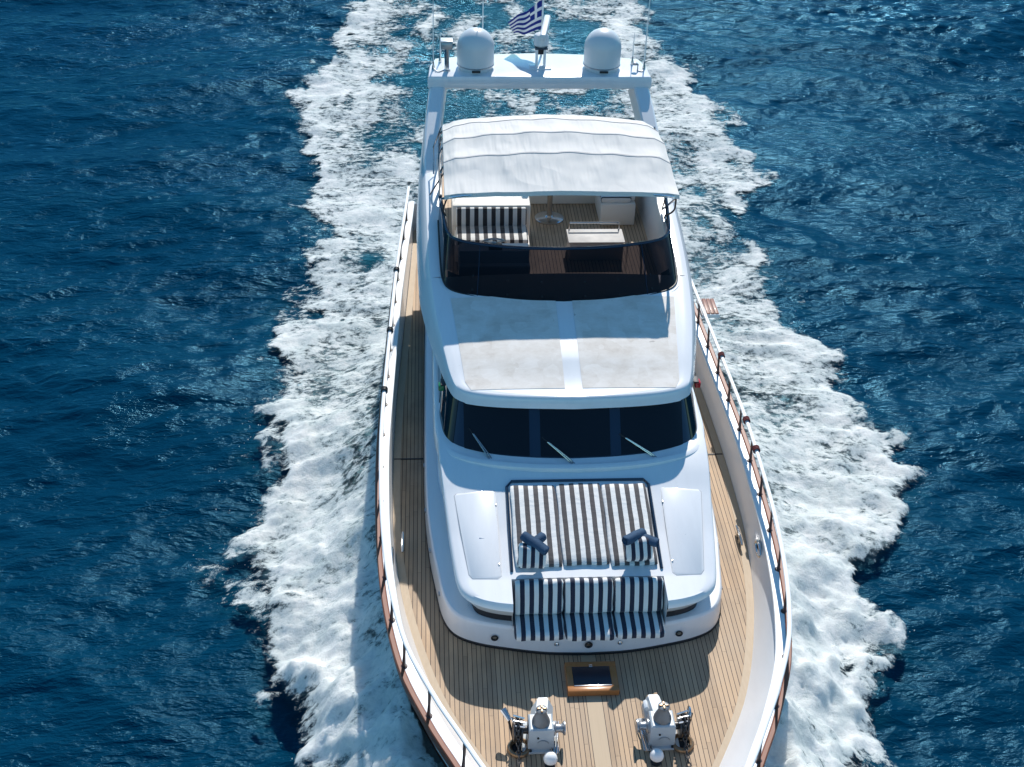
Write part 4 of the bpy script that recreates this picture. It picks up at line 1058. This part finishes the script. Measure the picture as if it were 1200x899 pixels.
    if s < 0: MB().tube([bp+Vector((-.02*i, .0, -.05)), bp+Vector((-.10*i, .12, .02))], [.03, .045], 10).build('brake_handle', 'steel', t)
    else: MB().tube([bp+Vector((0, .07*math.cos(a), .07*math.sin(a))) for a in np.linspace(0, 6.283, 17)], .016, 8, caps=False).build('brake_wheel', 'steel', t)
    MB().tube([bp+Vector((-.04*i, .02, -.03)), bp+Vector((.03*i, -.10, -.33))], [.018, .013], 8).build('lever', 'black', t)
    for k in range(3): MB().tube([(X-i*.20, Y0-.06+.07*k, z+.36), (X-i*.34, Y0-.02+.06*k, z+.34+.03*k)], .011, 6).build('control_rod', 'steel', t)
    # rods along the inner side
    for k in range(3):
        MB().tube([(X+i*(.19+.03*k), Y0+.24, z+.10), (X+i*(.12+.035*k), Y0-.24, z+.06)], .011, 6).build('guide_rod', 'steel', t)
for s in (-1, 1): windlass(s)
for s in (-1, 1):
    v = thing('mushroom_vent', (s*.66, -1.52, DZ), 'white ball topped post in front of the %s windlass' % ('left' if s < 0 else 'right'), 'vent', 'white ball topped posts')
    MB().lathe([(.07, 0), (.07, .02), (.045, .03), (.045, .10)], (s*.66, -1.52, DZ), seg=16).build('stem', 'black', v)
    MB().lathe([(.055, .085), (.085, .10), (.088, .13), (.075, .17), (.045, .20), (.012, .21)], (s*.66, -1.52, DZ), seg=24).build('cap', 'railwhite', v)
for (x, w_) in ((0.0, .11), (-.50, .12), (.50, .06)):
    b_ = MB().tube(smooth_path([(x-w_, -1.98, DZ+.03), (x-w_*.6, -1.86, DZ+.09), (x, -1.82, DZ+.11), (x+w_*.6, -1.86, DZ+.09), (x+w_, -1.98, DZ+.03)], 20), .035, 10)
    b_.build('chain_guide', 'mahogany', yacht)

# ------------------------------------------------------------------ spray thrown off the edges of the wake
n = 30000
px = rng.uniform(-8.5, 9.5, n); py = rng.uniform(-4, 30, n)
dd_, d_ = foam_density(px, py)
keep = (d_ > -.9) & (d_ < .4) & (rng.random(n) < np.exp(-np.abs(d_)/.22)*np.clip((26-py)/20, .05, 1)) & (fbm(px*.8, py*.8, 3, 91) > .46)
px, py, d_ = px[keep], py[keep], d_[keep]; n = len(px)
pz = waves(px, py)+.06+rng.random(n)**2*.55*np.clip((14-py)/12, .15, 1)
sz = .003+.008*rng.random(n)**3
tet = np.array([[1, 1, 1], [1, -1, -1], [-1, 1, -1], [-1, -1, 1]], float)
V = (np.stack([px, py, pz], -1)[:, None, :]+tet[None]*sz[:, None, None]*rng.uniform(.6, 1.2, (n, 4, 1))).reshape(-1, 3)
F = (np.array([[0, 1, 2], [0, 3, 1], [0, 2, 3], [1, 3, 2]])[None]+np.arange(n)[:, None, None]*4).reshape(-1, 3)
me = bpy.data.meshes.new('sea_spray'); me.from_pydata(V.tolist(), [], F.tolist()); me.shade_smooth()
me.materials.append(paint('spray_white', (.78, .80, .80), .8))
o = bpy.data.objects.new('sea_spray', me); COL.objects.link(o)
tag(o, 'fine white spray drops flying off the outer edges of the foam', 'spray', kind='stuff')
